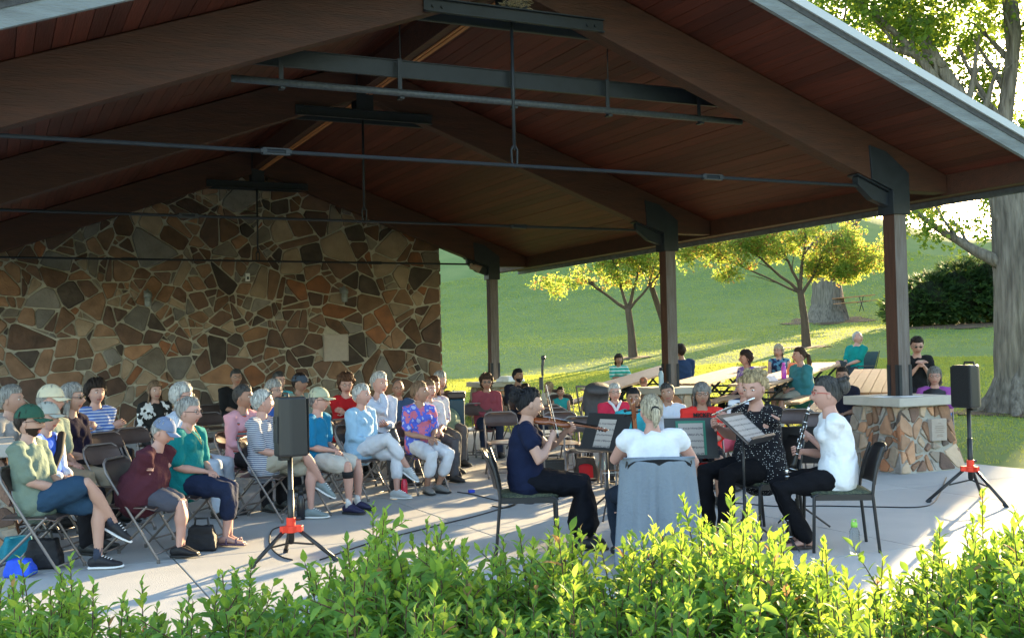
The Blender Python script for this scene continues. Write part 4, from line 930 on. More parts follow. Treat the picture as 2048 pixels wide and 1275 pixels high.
PEOPLE.append(person(5.988, 6.683, 0.45, -3.691, 'clarinetist with dark hair bun and red glasses in a white T-shirt', s=1.049, look=0.0, w=.98,lean=.05,skin='pink',hair='dkgrey',style='bun',glasses='red',top=cloth('whitetee',(.72,.74,.78)),sleeve=.36,bottom=cloth('black_trouser',(.010,.010,.013)),shoe='sandal',feet='tuck',rh=(0.273, -0.089, 0.742),lh=(0.183, -0.196, 0.851),group='musicians of the quartet',chair='stack'))
PEOPLE.append(person(12.5, 16.221, 0.55, -3.238, 'woman in a purple flowered blouse sitting at the picnic table', s=1.12, look=-0.175, w=1.2,skin='pink',hair='dkbrown',style='bob',top=pattern_mat('print_purple','blotch',(.28,.16,.50),(.55,.48,.62),9,c3=(.10,.10,.30),thr=.46),sleeve=.5,bottom=cloth('blackpant',(.02,.02,.025)),near=False))
PEOPLE.append(person(15.623, 19.179, 0.637, -2.365, 'blond woman in a dark sleeveless top reclining in a camp chair', s=1.12, look=-0.349, skin='pink',hair='ltblond',style='bob',top=pattern_mat('print_dark','blotch',(.02,.03,.08),(.08,.2,.3),12),sleeve=0.0,bottom=cloth('navyshort',(.03,.07,.13)),legs='short',near=False,glasses='thin'))
PEOPLE.append(person(13.049, 15.402, 0.58, -3.325, 'woman with a long brown braid in a teal T-shirt and khaki shorts', s=1.12, look=-0.175, w=1.45,skin='pink',hair='brown',style='tail',top=cloth('tealtee',(.06,.26,.30)),sleeve=.48,bottom=cloth('khaki',(.42,.39,.32)),legs='short',near=False,shoe=(.02,.02,.05),sock=(.7,.7,.7)))
PEOPLE.append(person(17.015, 18.395, 0.901, -3.063, 'white-haired man in a teal polo reclining in a camp chair with a leg up', s=1.12, look=1.571, lean=-.25,nod=-.3,female=False,skin='pink',hair='white',style='thin',top=cloth('tealpolo',(.01,.28,.26)),sleeve=.45,bottom=cloth('charcoal',(.06,.07,.08)),legs='short',feet='cross',near=False))
PEOPLE.append(person(10.552, 11.625, 0.45, -2.539, "dark-haired woman whose face shows just above the clarinetist's bun", s=0.964, look=0.175, skin='tan',hair='dkbrown',style='pony',glasses='thin',top=cloth('darknavy',(.02,.02,.035)),sleeve=.4,bottom=cloth('greyshort',(.085,.09,.12)),legs='short',near=False,chair='fold'))
PEOPLE.append(person(13.376, 13.046, 0.723, -2.103, 'woman in black top and sunglasses holding a cup behind the nearest pier', s=1.12, look=-0.087, skin='pink',hair='dkbrown',style='short',glasses='sun',nod=.25,top=cloth('black',(.018,.018,.02)),sleeve=.2,bottom=cloth('blackpant',(.02,.02,.025)),near=False,arms='cup'))
PEOPLE.append(person(11.298, 10.716, 0.45, -2.365, 'grey-haired woman in a violet top by the right loudspeaker', s=0.94, look=0.0, w=1.1,skin='pink',hair='grey',style='bob',glasses='thin',top=cloth('violet',(.36,.10,.42)),sleeve=.4,bottom=cloth('greypant',(.12,.12,.13)),near=False,chair='fold'))
PEOPLE.append(person(12.811, 18.804, 0.691, -4.808, 'person in a navy T-shirt mostly hidden by the middle column', s=1.12, look=-0.175, female=False,w=1.1,skin='tan',hair='dkbrown',style='short',top=cloth('navytee',(.03,.06,.14)),sleeve=.45,bottom=cloth('jeans',(.03,.04,.07)),near=False))
PEOPLE.append(person(7.729, 10.088, 0.45, -2.714, 'person in a white and navy striped shirt and pink shorts hidden behind the flutist', s=0.928, look=0.0, skin='pink',hair='blond',style='short',top=pattern_mat('stripe_wide','stripe',(.60,.64,.72),(.03,.05,.12),3,thr=.6),sleeve=.45,bottom=cloth('coral',(.60,.12,.16)),legs='short',near=False,chair='fold'))
folding_chair(1.35, 14.66, -1.056, 'empty folding chair just below the woman in the striped sweater')
folding_chair(1.204, 12.418, -0.969, 'empty folding chair between the striped sweater woman and the nearer empty chair')
folding_chair(1.032, 10.744, -0.881, 'empty folding chair with sunlit back next to the man in the maroon polo')
folding_chair(1.543, 13.016, -1.056, 'empty folding chair directly behind the blue cap of the maroon polo man')
folding_chair(2.831, 15.698, -1.23, 'empty folding chair below the man in black by the wall')
folding_chair(3.306, 18.229, -1.318, 'empty folding chair farthest back near the man in black')
folding_chair(6.562, 14.967, -1.841, 'empty folding chair in front of the woman in the maroon sweater')
folding_chair(5.86, 12.638, -1.876, 'empty folding chair left of the violinist in the middle row')
folding_chair(6.149, 11.058, -1.981, 'empty folding chair nearest to the backpack and blue bottle')
folding_chair(6.398, 12.047, -1.946, 'empty folding chair second in the stack of rows by the microphone')
folding_chair(6.776, 12.976, -1.911, 'empty folding chair third in the rows behind the violinist')
folding_chair(7.082, 13.716, -1.911, 'empty folding chair farthest in the rows behind the violinist')
folding_chair(8.241, 14.382, -1.981, 'empty folding chair by the stroller left of the red cardigan')
folding_chair(6.622, 11.051, -2.103, 'empty folding chair in front of the red cardigan woman')
folding_chair(8.698, 10.409, -2.365, 'empty reddish folding chair between the flutist and the clarinetist')
folding_chair(8.428, 9.651, -2.365, 'empty folding chair just left of the clarinetist')
folding_chair(3.94, 12.752, -1.056, 'empty folding chair below the woman in red')
folding_chair(3.616, 12.481, -0.969, 'empty folding chair behind the blue polo man')
PD = {p['root']['label'].split(',')[0]: p for p in PEOPLE}
def who(k): return next(p for p in PEOPLE if k in p['root']['label'])
def toworld(p, v): r = p['root']; a = r.rotation_euler.z; return V((r.location.x + v[0] * cos(a) - v[1] * sin(a), r.location.y + v[0] * sin(a) + v[1] * cos(a), v[2]))

# ------------------------------------------------------------------ clothing details
def add_lettering(p):
    m_ = mat('print_black', (.01, .01, .01), .8); nb, ch, r = p['nb'], p['chest'], p['root']; s = p['s']
    for i, txt in enumerate(('MICKEY', 'MINNIE')):
        cu = bpy.data.curves.new('t', 'FONT'); cu.body = txt; cu.size = .056; cu.align_x = 'CENTER'; cu.extrude = .004; cu.offset = .0022
        o = bpy.data.objects.new('t', cu); COL.objects.link(o); dg = bpy.context.evaluated_depsgraph_get()
        me = bpy.data.meshes.new_from_object(o.evaluated_get(dg)); bpy.data.objects.remove(o); me.materials.clear(); me.materials.append(m_)
        for v in me.vertices:
            yy, zz = v.co.x, v.co.y; v.co = V(((.118 if i == 0 else .140) * s + .018 - 2.2 * yy * yy + v.co.z - (zz - .02) * .25, yy, nb.z - .085 - i * .060 + zz))
        link('shirt_lettering', me, r)
add_lettering(who('red T-shirt with lettering'))
p = who('red cardigan'); m = MB(); m.tube([p['nb'] + V((.02, .07, .02)), p['nb'] + V((.085, .035, -.02)), p['nb'] + V((.10, .0, -.09))], (.018), 6); m.tube([p['nb'] + V((.02, -.07, .02)), p['nb'] + V((.085, -.035, -.02)), p['nb'] + V((.10, .0, -.09))], (.018), 6); m.build('collar', cloth('collar_white', (.65, .65, .7)), p['root'], smooth=True)
p = who('black knee brace'); kn, an = p['F'][-1]; m = MB(); a = kn.lerp(an, .14); b = kn.lerp(an, .30); m.tube([a, (a + b) / 2, b], [.060, .057, .054], 14, rnd_cap=False); m.build('knee_brace', mat('brace_black', (.015, .015, .018), .9), p['root'], smooth=True)
p = who('white shirt and bright blue vest'); m = MB()
for q in (1, -1):
    S0, el, wr = p['arm'][q]; m.tube([S0 + V((0, -q * .06, .01)), S0, S0.lerp(el, .5), el, el.lerp(wr, .7)], [.05, .066, .062, .054, .045], 12)
m.build('sleeve', cloth('white_sleeve', (.66, .68, .72)), p['root'], smooth=True)
m = MB(); m.tube([p['chest'] + V((.10, .12, .10)), p['chest'] + V((.135, .0, -.05)), p['chest'] + V((.12, -.10, -.2))], (.035), 8); m.build('strap', mat('strap_black', (.012, .012, .015), .8), p['root'], smooth=True)
p = who('striped knitted vest'); m = MB(); yv = V((0, 1, 0)); m.tube([p['hip'] + V((.01, 0, -.02)), p['chest'] + V((0, 0, -.12)), p['chest'] + V((0, 0, .02)), p['nb'] + V((0, 0, -.07))], [(.185, .135), (.165, .132), (.163, .135), (.10, .08)], 18, side=yv)
link('vest', remesh(m, 'vest', pattern_mat('knit_stripes', 'stripe', (.05, .12, .14), (.50, .45, .40), 8, c3=(.32, .06, .05), thr=.45), .014, .003), p['root'])
p = who('sunglasses pushed up'); T = p['TH']; m = MB()
for q in (-1, 1): m.ball(T @ V((.075, q * .035, .095)), (.010, .026, .018), 10, rot=T.to_3x3()); m.tube([T @ V((.07, q * .06, .09)), T @ V((.01, q * .088, .04))], .003, 5)
m.build('sunglasses', mat('sunglass_black', (.008, .008, .009), .12), p['root'], smooth=True)
p = who('teal shirt and navy capris'); m = MB(); T = p['nb']; m.tube([T + V((.03, .05, .02)), T + V((.115, .02, -.07)), T + V((.14, .0, -.13)), T + V((.115, -.02, -.07)), T + V((.03, -.05, .02))], .003, 5); m.build('necklace', mat('gold', (.6, .4, .12), .3, .9), p['root'])
def logo(p, q):
    kn, an = p['F'][q]; r = p['root']
# ------------------------------------------------------------------ camp chairs, stroller
M_camp = mat('camp_fabric', (.03, .05, .07), .85, c2=(.045, .07, .09), scale=12)
def camp_chair(x, y, face, label, z0):
    t = thing('camp_chair', label, 'chair', (x, y, z0), face, 'folding camp chairs on the lawn'); m = MB(); n = 8; vs = []
    for lay in (0, 1):
        for i in range(8):
            for j in range(n):
                u = j / (n - 1) * 2 - 1; v = i / 7
                if v < .5: xx = .28 - v * .9; zz = .40 - .12 * v * 2 - .05 * (1 - u * u)
                else: xx = -.17 - (v - .5) * .5; zz = .28 + (v - .5) * 1.25; 
                vs.append((xx - lay * .01, u * .27, zz - lay * .008))
    fs = []
    for lay in (0, 1):
        for i in range(7):
            for j in range(n - 1): o = lay * 64 + i * n + j; fs.append((o, o + n, o + n + 1, o + 1))
    m.add(vs, fs); m.build('seat_sling', M_camp, t, smooth=True); 
    for q in (-1, 1):
        m = MB(); m.cyl((.3, q * .3, .02), (-.3, q * .28, .42), .01, 6); m.cyl((-.3, q * .3, .02), (.3, q * .3, .58), .01, 6); m.cyl((-.22, q * .29, .3), (-.45, q * .28, .92), .01, 6); m.build('side_frame', M_chb, t)
        m = MB(); m.box((.02, q * .32, .60), (.5, .06, .02)); m.build('armrest', M_chb, t)
    m = MB(); m.cyl((.3, .3, .03), (-.3, -.3, .03), .009, 6); m.cyl((.3, -.3, .03), (-.3, .3, .03), .009, 6); m.build('cross_brace', M_chb, t)
for k, lb in (('blond woman in a dark sleeveless', 'dark folding camp chair under the blond woman on the lawn'), ('reclining in a camp chair with a leg up', 'dark folding camp chair under the reclining man in teal polo')):
    p = who(k); l = p['root'].location; camp_chair(l.x - .05 * cos(p['root'].rotation_euler.z), l.y, p['root'].rotation_euler.z, lb, max(th(l.x, l.y), p['hip'].z - .52))
t = thing('stroller', 'dark grey baby stroller with raised canopy behind the red cardigan woman', 'stroller', (7.611, 13.239, 0), -1.841)
m = MB(); m.tube([(-.12, 0, .72), (-.12, 0, .9), (.0, 0, 1.02), (.16, 0, 1.0)], [(.17, .1), (.19, .14), (.19, .11), (.18, .05)], 16, side=V((0, 1, 0))); m.build('canopy', mat('stroller_grey', (.06, .065, .075), .8, bump=.4, scale=9, c2=(.08, .085, .095)), t, smooth=True)
m = MB(); m.tube([(-.15, 0, .8), (-.05, 0, .55), (.25, 0, .5)], [(.17, .1), (.17, .08), (.15, .05)], 12, side=V((0, 1, 0))); m.build('seat', MATS['stroller_grey'], t, smooth=True)
m = MB()
for q in (-1, 1): m.tube([(-.45, q * .2, 1.05), (-.2, q * .22, .75), (.4, q * .2, .14)], .012, 6); m.cyl((-.1, q * .22, .65), (-.35, q * .22, .14), .012, 6)
m.cyl((-.45, -.2, 1.05), (-.45, .2, 1.05), .014, 6); m.build('frame', M_cht, t)
for xx in (.4, -.35):
    for q in (-1, 1): m = MB(); m.tube([(xx + .12 * cos(a), q * .23, .13 + .12 * sin(a)) for a in [i * pi / 6 for i in range(13)]], .018, 6, side=V((0, 1, 0))); m.cyl((xx, q * .21, .13), (xx, q * .25, .13), .03, 8); m.build('wheel', M_chb, t)

# ------------------------------------------------------------------ picnic tables
M_pt = mat('table_wood', (.42, .27, .16), .7, c2=(.33, .20, .12), scale=3, stretch=(1, 8, 8), bump=.3, vary=.12)
M_pto = mat('table_wood_orange_lit', (.50, .25, .11), .55, c2=(.42, .20, .09), scale=3, stretch=(1, 8, 8), bump=.2, vary=.08)  # orange light on the near table's top is put into this colour
def picnic_table(a, b, label, mt, h=.75, wd=.74, benches=True):
    a, b = V(a), V(b); c = (a + b) / 2; d = (b - a); L = d.length; ang = atan2(d.y, d.x); sl_ = atan2(d.z, sqrt(d.x ** 2 + d.y ** 2))
    z0 = c.z - h; t = thing('picnic_table', label, 'table', (c.x, c.y, z0), ang, 'picnic tables on the lawn'); Ry = Matrix.Rotation(-sl_, 4, 'Y')
    for i in range(5): m = MB(); m.box((0, (i - 2) * wd / 5, h - .02), (L, wd / 5 - .008, .04)); m.build('top_plank', mt, t, bevel=.004, M=Matrix.Translation((0, 0, h)) @ Ry @ Matrix.Translation((0, 0, -h)))
    if benches:
        for q in (-1, 1):
            for i in range(2): m = MB(); m.box((0, q * (.68 + (i - .5) * .135), .44), (L, .127, .04)); m.build('bench_plank', mt, t, bevel=.004, M=Matrix.Translation((0, 0, .44)) @ Ry @ Matrix.Translation((0, 0, -.44)))
    n = max(2, round(L / 1.9))
    for i in range(n):
        x = (-.5 + (i + .5) / n) * L * .9; dz = x * math.tan(sl_); m = MB()
        m.tube([(x, -.34, h - .05 + dz), (x, .36, -.05 + dz)], .022, 8); m.tube([(x, .34, h - .05 + dz), (x, -.36, -.05 + dz)], .022, 8)
        if benches: m.tube([(x, -.75, .41 + dz), (x, .75, .41 + dz)], .02, 8)
        m.build('leg_frame', M_steel, t, smooth=True)
picnic_table((10.758, 18.723, 0.791), (14.903, 22.278, 1.12), 'long weathered picnic table behind the middle stone pier', M_pt)
picnic_table((10.894, 15.882, 0.947), (14.717, 19.041, 1.128), 'long pale picnic table right of the middle column', M_pt)
picnic_table((11.395, 14.757, 0.935), (16.959, 19.079, 1.159), 'picnic table with food and bags between the flowered blouse and teal shirt women', M_pt)
picnic_table((10.801, 11.495, 0.909), (13.595, 14.145, 1.137), 'orange-brown picnic table right beside the nearest column', M_pto)
picnic_table((40.174, 45.051, 3.916), (42.231, 44.064, 4.079), 'distant picnic table beside the broad tree trunk uphill', M_pto)
def bottle(pos, h, r, col, capc, label, name='water_bottle', glass=False, handle=False):
    t = thing(name, label, 'bottle', pos); m = MB(); m.lathe((0, 0, 0), [(r * .9, 0), (r, .01), (r, h * .66), (r * .6, h * .78), (r * .55, h * .80)], 14)
    m.build('bottle_body', mat('bottle_%d_%d_%d' % tuple(int(c * 99) for c in col), col, .25, spec=.5, glass=glass), t, smooth=True)
    m = MB(); m.lathe((0, 0, 0), [(r * .66, h * .80), (r * .66, h * .93), (r * .4, h * .95)], 12)
    if handle: m.tube([(r * .5, 0, h * .9), (r * .5, 0, h * 1.02), (-r * .5, 0, h * 1.02), (-r * .5, 0, h * .9)], r * .14, 6)
    m.build('cap', mat('bcap_%d_%d_%d' % tuple(int(c * 99) for c in capc), capc, .5), t, smooth=True); return t
bottle((4.073, 11.361, 0), .27, .036, (.50, .015, .05), (.02, .02, .02), 'red metal water bottle standing on the floor by the crossed legs', handle=True)
bottle((2.704, 10.509, 0), .30, .040, (.015, .015, .02), (.02, .02, .02), 'black water bottle behind the left speaker stand', handle=True)
bottle((6.695, 11.594, 0), .31, .040, (.04, .38, .55), (.05, .4, .6), 'turquoise water bottle next to the red backpack')
bottle((5.904, 6.43, 0), .25, .038, (.75, .85, .88), (.30, .62, .10), 'clear water bottle with a lime green cap beside the clarinet chair', glass=True, handle=True)
bottle((9.97, 15.25, .91), .36, .042, (.30, .42, .50), (.02, .02, .03), 'tall pale blue flask standing on the middle stone pier')
bottle((12.56, 15.308, 0.982), .30, .045, (.42, .06, .45), (.5, .1, .5), 'purple drink bottle standing on the picnic table')
def bag(pos, dims, col, label, name='bag', cat='bag', rz=0, strap=True, c2=None, pocket=None):
    t = thing(name, label, cat, pos, rz); w_, d_, h_ = dims; m = MB(); N = 10
    m.box((0, 0, h_ * .48), (w_, d_, h_ * .92), taper=.78); m.box((0, 0, h_ * .3), (w_ * 1.06, d_ * 1.1, h_ * .5), taper=.92)
    me = remesh(m, 'body', mat('bag_%d_%d_%d' % tuple(int(c * 199) for c in col), col, .7, c2=c2 or tuple(c * 1.5 for c in col), scale=8, bump=.6, bscale=20), .012, .005, smooth=6, seed=int(w_ * 100)); link('bag_body', me, t)
    if strap: m = MB(); m.tube([(-w_ * .25, 0, h_ * .85), (-w_ * .2, 0, h_ * 1.2), (w_ * .2, 0, h_ * 1.2), (w_ * .25, 0, h_ * .85)], .010, 6); m.build('handle', M_chb, t, smooth=True)
    if pocket: m = MB(); m.tube([(0, -d_ * .5, h_ * .15), (0, -d_ * .5, h_ * .6)], [(w_ * .33, d_ * .2), (w_ * .30, d_ * .16)], 12, side=V((1, 0, 0))); m.build('front_pocket', pocket, t, smooth=True)
    return t
bag((6.487, 11.62, 0), (.28, .2, .30), (.05, .04, .035), 'tan, black and red backpack on the floor under the empty folding chair', 'backpack', 'backpack', -.5, pocket=mat('pocket_red', (.55, .02, .03), .7))
bag((1.564, 9.307, 0), (.24, .14, .22), (.012, .012, .015), 'black leather handbag on the floor behind the maroon polo man', 'handbag', 'handbag', -.4)
bag((0.361, 9.203, 0), (.26, .16, .24), (.015, .013, .013), 'black tote bag lying by the green cap man', 'tote_bag', 'bag', -.3)
bag((0.189, 9.709, 0), (.24, .16, .2), (.01, .16, .22), 'shiny teal bag leaning at the left pier', 'shopping_bag', 'bag', .2, strap=False)
bag((0.187, 8.942, 0), (.20, .14, .14), (.02, .07, .50), 'small bright blue bag at the left front edge of the audience', 'cooler_bag', 'bag', -.4, strap=False)
bag((5.203, 12.733, 0), (.20, .14, .13), (.015, .015, .015), 'small black purse on the floor right of the print top woman', 'purse', 'bag', .2)
bag((4.16, 11.852, 0), (.14, .14, .16), (.015, .015, .015), 'black pouch beside the red water bottle', 'pouch', 'bag', .4)
bag((13.149, 15.691, 1.022), (.30, .2, .24), (.62, .20, .10), 'orange bag standing on the picnic table', 'orange_bag', 'bag', .3)
bag((12.099, 15.197, 0.938), (.34, .22, .12), (.62, .52, .52), 'pale lunch container on the picnic table', 'lunch_box', 'box', .3, strap=False)
bag((10.62, 22.42, .865), (.5, .4, .14), (.62, .64, .68), 'white plastic bag lying on the farthest stone pier', 'plastic_bag', 'bag', .3, strap=False)
m = MB(); m.box((0, 0, .15), (.30, .2, .28)); m.tube([(-.08, 0, .29), (-.08, 0, .33), (.08, 0, .33), (.08, 0, .29)], .01, 6); m.box((0, -.105, .16), (.25, .01, .2))
m.build('amplifier', M_chb, loc=(6.008, 11.603, 0), rz=-.35, label='small black amplifier box on the floor behind the violinist', cat='amplifier', bevel=.01)
p = who('holding a green hat'); m = MB(); m.lathe((0, 0, 0), [(.17, 0), (.165, .01), (.09, .015), (.085, .08), (.03, .10)], 20, axis=Matrix.Rotation(1.1, 3, 'Y')); m.build('sun_hat', mat('hat_green', (.16, .22, .16), .9), loc=toworld(p, (.30, .0, .66)), rz=p['root'].rotation_euler.z, label='grey-green sun hat held by the woman at the end of the row', cat='hat', smooth=True)
p = who('holding a cup'); m = MB(); m.lathe((0, 0, 0), [(.028, 0), (.036, .10), (.033, .10)], 12); m.build('paper_cup', mat('cup_tan', (.55, .40, .28), .7), loc=toworld(p, (.25, 0, p['chest'].z - .03)), label='tan paper cup held by the woman in black', cat='cup', smooth=True)
# bins
t = thing('trash_can', 'dark teal trash can at the left side of the farthest pier', 'trash can', (6.011, 14.493, 0), -.4); m = MB(); m.box((0, 0, .46), (.22, .5, .92)); m.build('can_body', mat('bin_dark', (.012, .05, .08), .5), t, bevel=.02); m = MB(); m.box((0, 0, .97), (.26, .54, .09)); m.build('lid', M_chb, t, bevel=.02)
t = thing('recycling_bin', 'tall bright blue recycling bin behind the nearest stone pier', 'bin', (11.32, 10.75, -.02), -.3); m = MB(); m.box((0, 0, .42), (.27, .27, .84), taper=1.2); m.build('bin_body', mat('bin_blue', (.01, .16, .72), .35), t, bevel=.02); m = MB(); m.tube([(0, 0, .85), (0, 0, .95), (0, 0, 1.0)], [.19, .18, .08], 14); m.build('liner_bag', mat('liner_black', (.02, .02, .025), .4, bump=.8, scale=8, c2=(.03, .03, .035)), t, smooth=True)
# papers on the nearest pier
M_paper = mat('paper', (.75, .76, .80), .8)
for k, (x, y, a, lb) in enumerate(((10.02, 10.35, .3, 'white sheet lying flat on the nearest pier cap, nearer its left edge'), (10.2, 10.1, -.2, 'white sheet of paper on the nearest pier right in front of the column'))):
    m = MB(); m.box((0, 0, 0), (.28, .216, .003)); m.build('paper_sheet', M_paper, loc=(x, y, .913 + k * .004), rz=a, label=lb, cat='paper')

# ------------------------------------------------------------------ loudspeakers and stands
M_orange = mat('hub_orange', (.80, .06, .03), .45)
def speaker_stand(x, y, z1, hub, spread, a0, label):
    t = thing('speaker_stand', label, 'speaker stand', (x, y, 0), 0, 'tripod stands carrying the loudspeakers')
    m = MB(); m.cyl((0, 0, hub - .12), (0, 0, z1), .02, 12); m.cyl((0, 0, hub - .1), (0, 0, hub + .30), .026, 12); m.build('pole', M_chb, t, smooth=True)
    m = MB(); m.cyl((0, 0, hub - .02), (0, 0, hub + .085), .036, 12); m.cyl((0, 0, hub - .03), (0, 0, hub + .02), .055, 12)
    for k in range(3): a = a0 + k * 2 * pi / 3; m.box((.06 * cos(a), .06 * sin(a), hub), (.07, .04, .05), Matrix.Rotation(a, 3, 'Z'))
    m.build('hub', M_orange, t, bevel=.004); m = MB(); m.cyl((.04, 0, hub + .07), (.075, 0, hub + .07), .016, 8); m.build('knob', M_chb, t)
    for k in range(3):
        a = a0 + k * 2 * pi / 3; m = MB(); m.cyl((.05 * cos(a), .05 * sin(a), hub), (spread * cos(a), spread * sin(a), .015), .016, 10); l = m.build('leg', M_chb, t, smooth=True)
        m = MB(); m.cyl((spread * .93 * cos(a), spread * .93 * sin(a), .03), (spread * 1.02 * cos(a), spread * 1.02 * sin(a), .0), .021, 8); m.build('rubber_foot', M_steel, l)
        m = MB(); m.cyl((0, 0, hub - .11), (spread * .5 * cos(a), spread * .5 * sin(a), hub * .52), .008, 6); m.build('brace', M_chb, t)
def loudspeaker(x, y, z, face, label, h=.46, wd=.235, dp=.22):
    t = thing('loudspeaker', label, 'loudspeaker', (x, y, z), face, 'black loudspeakers on tripod stands')
    pl = [(dp * .5, -wd * .5), (dp * .5, wd * .5), (-dp * .1, wd * .5), (-dp * .5, wd * .27), (-dp * .5, -wd * .27), (-dp * .1, -wd * .5)]
    m = MB(); m.prism(pl, lambda p, t_: (p[0] * (1 - .04 * t_), p[1] * (1 - .06 * t_), h * t_ ), None); m.build('cabinet', M_chb, t, bevel=.018)
    m = MB(); m.box((dp * .5 + .006, 0, h / 2), (.014, wd * .92, h * .93)); m.build('grille', mat('grille', (.03, .03, .032), .6, bump=1, bscale=300, scale=80, c2=(.015, .015, .015)), t, bevel=.01)
    m = MB(); m.tube([(-.03, -.06, h), (-.03, -.05, h + .025), (-.03, .05, h + .025), (-.03, .06, h)], .011, 6); m.box((-.05, 0, -.015), (.07, .07, .03)); m.build('handle', M_chb, t)
    m = MB(); m.box((-dp * .5 - .002, 0, h * .45), (.006, wd * .40, h * .45)); m.box((-dp * .5 - .006, .02, h * .58), (.006, .02, .02)); m.build('control_panel', M_steel, t)
x1, y1 = 2.098, 8.463; speaker_stand(x1, y1, .80, .25, .37, 1.45, 'tripod stand with red hub in front of the left audience'); loudspeaker(x1, y1, .81, 0.113, 'black loudspeaker on a stand in front of the striped polo man')
x1, y1 = 8.719, 7.85; speaker_stand(x1, y1, .92, .33, .42, .5, 'tripod stand with red hub on the right side near the stone pier'); loudspeaker(x1, y1, .93, -3.063, 'black loudspeaker on a stand at the right edge of the pavilion', h=.42)
# microphone on a stand
x1, y1 = 5.465, 10.711; t = thing('microphone_stand', 'thin microphone stand with a black microphone behind the violinist', 'microphone stand', (x1, y1, 0)); m = MB(); m.cyl((0, 0, .05), (0, 0, 1.38), .008, 8); m.build('pole', M_cht, t)
m = MB(); m.cyl((0, 0, 1.30), (0, 0, 1.42), .014, 8); m.box((-.02, 0, 1.22), (.03, .03, .14)); m.build('clip', M_chb, t); m = MB(); m.tube([(.0, 0, 1.40), (.012, 0, 1.48)], [.014, .017], 10); m.ball((.014, 0, 1.50), .028, 12); m.build('microphone', M_chb, t, smooth=True)
for k in range(3): a = k * 2.1; m = MB(); m.cyl((0, 0, .12), (.28 * cos(a), .28 * sin(a), .01), .008, 6); m.build('leg', M_chb, t)
# ------------------------------------------------------------------ music stands
def sheet_mat():
    if 'sheet' in MATS: return MATS['sheet']
    m = bpy.data.materials.new('sheet'); m.use_nodes = True; n = m.node_tree; L = n.links; b = n.nodes['Principled BSDF']; b.inputs['Roughness'].default_value = .8
    tc = n.nodes.new('ShaderNodeTexCoord'); w_ = n.nodes.new('ShaderNodeTexWave'); w_.bands_direction = 'Z'; w_.inputs['Scale'].default_value = 34; L.new(tc.outputs['Object'], w_.inputs[0])
    w2 = n.nodes.new('ShaderNodeTexWave'); w2.bands_direction = 'Z'; w2.inputs['Scale'].default_value = 5.6; L.new(tc.outputs['Object'], w2.inputs[0])
    nz = n.nodes.new('ShaderNodeTexNoise'); nz.inputs['Scale'].default_value = 90; L.new(tc.outputs['Object'], nz.inputs[0])
    a = n.nodes.new('ShaderNodeMath'); a.operation = 'MULTIPLY'; L.new(w2.outputs['Fac'], a.inputs[0]); L.new(nz.outputs[0], a.inputs[1])
    cr = n.nodes.new('ShaderNodeValToRGB'); cr.color_ramp.elements[0].color = (.36, .32, .29, 1); cr.color_ramp.elements[0].position = .36; cr.color_ramp.elements[1].color = (.15, .13, .13, 1); cr.color_ramp.elements[1].position = .52
    L.new(a.outputs[0], cr.inputs[0]); L.new(cr.outputs[0], b.inputs['Base Color']); MATS['sheet'] = m; return m
def music_stand(x, y, zc, face, tilt, label, w_=.50, h_=.34, sheets=1, border=None):
    t = thing('music_stand', label, 'music stand', (x, y, 0), face, 'black music stands'); R_ = Matrix.Rotation(-tilt, 4, 'Y'); Md = Matrix.Translation((0, 0, zc)) @ R_
    m = MB(); m.box((0, 0, 0), (.006, w_, h_)); dk = m.build('desk', M_chb, t, M=Md, bevel=.002); m = MB(); m.box((.03, 0, -h_ / 2), (.06, w_, .006)); m.box((.06, 0, -h_ / 2 + .01), (.004, w_, .02)); m.build('lip', M_chb, t, M=Md)
    for k in range(sheets):
        m = MB(); m.box((.008 + k * .002, (k - (sheets - 1) / 2) * .2, -.01), (.002, .215, .28)); m.build('sheet_music', sheet_mat(), t, M=Md)
        if border: m = MB(); m.box((.0055, 0, -.005), (.002, .26, .315)); m.build('folder', border, t, M=Md)
    m = MB(); m.cyl((-.012, 0, .22), (-.012, 0, zc), .010, 8); m.cyl((-.012, 0, .1), (-.012, 0, .45), .015, 8); m.build('shaft', M_chb, t, smooth=True)
    m = MB(); m.cyl((-.012, 0, .20), (-.012, 0, .26), .024, 10); m.build('collar', M_chb, t)
    for k in range(3): a = k * 2 * pi / 3 + .6; m = MB(); m.cyl((-.012, 0, .22), (.27 * cos(a), .27 * sin(a), .012), .009, 6); m.build('leg', M_chb, t)
music_stand(5.219, 8.952, .80, -2.854, .42, 'music stand with a lit page of music facing the violinist', w_=.56, h_=.38)
music_stand(5.541, 8.022, .79, -2.016, .25, 'music stand with a green bordered page facing the cellist', border=mat('folder_green', (.03, .16, .11), .6), w_=.46, h_=.36)
music_stand(5.464, 7.168, .93, -1.038, .85, 'tilted music stand seen from its edge in front of the flutist', sheets=2)
music_stand(6.304, 7.55, .72, 0.951, .30, 'music stand seen from behind between flutist and clarinetist', sheets=1)

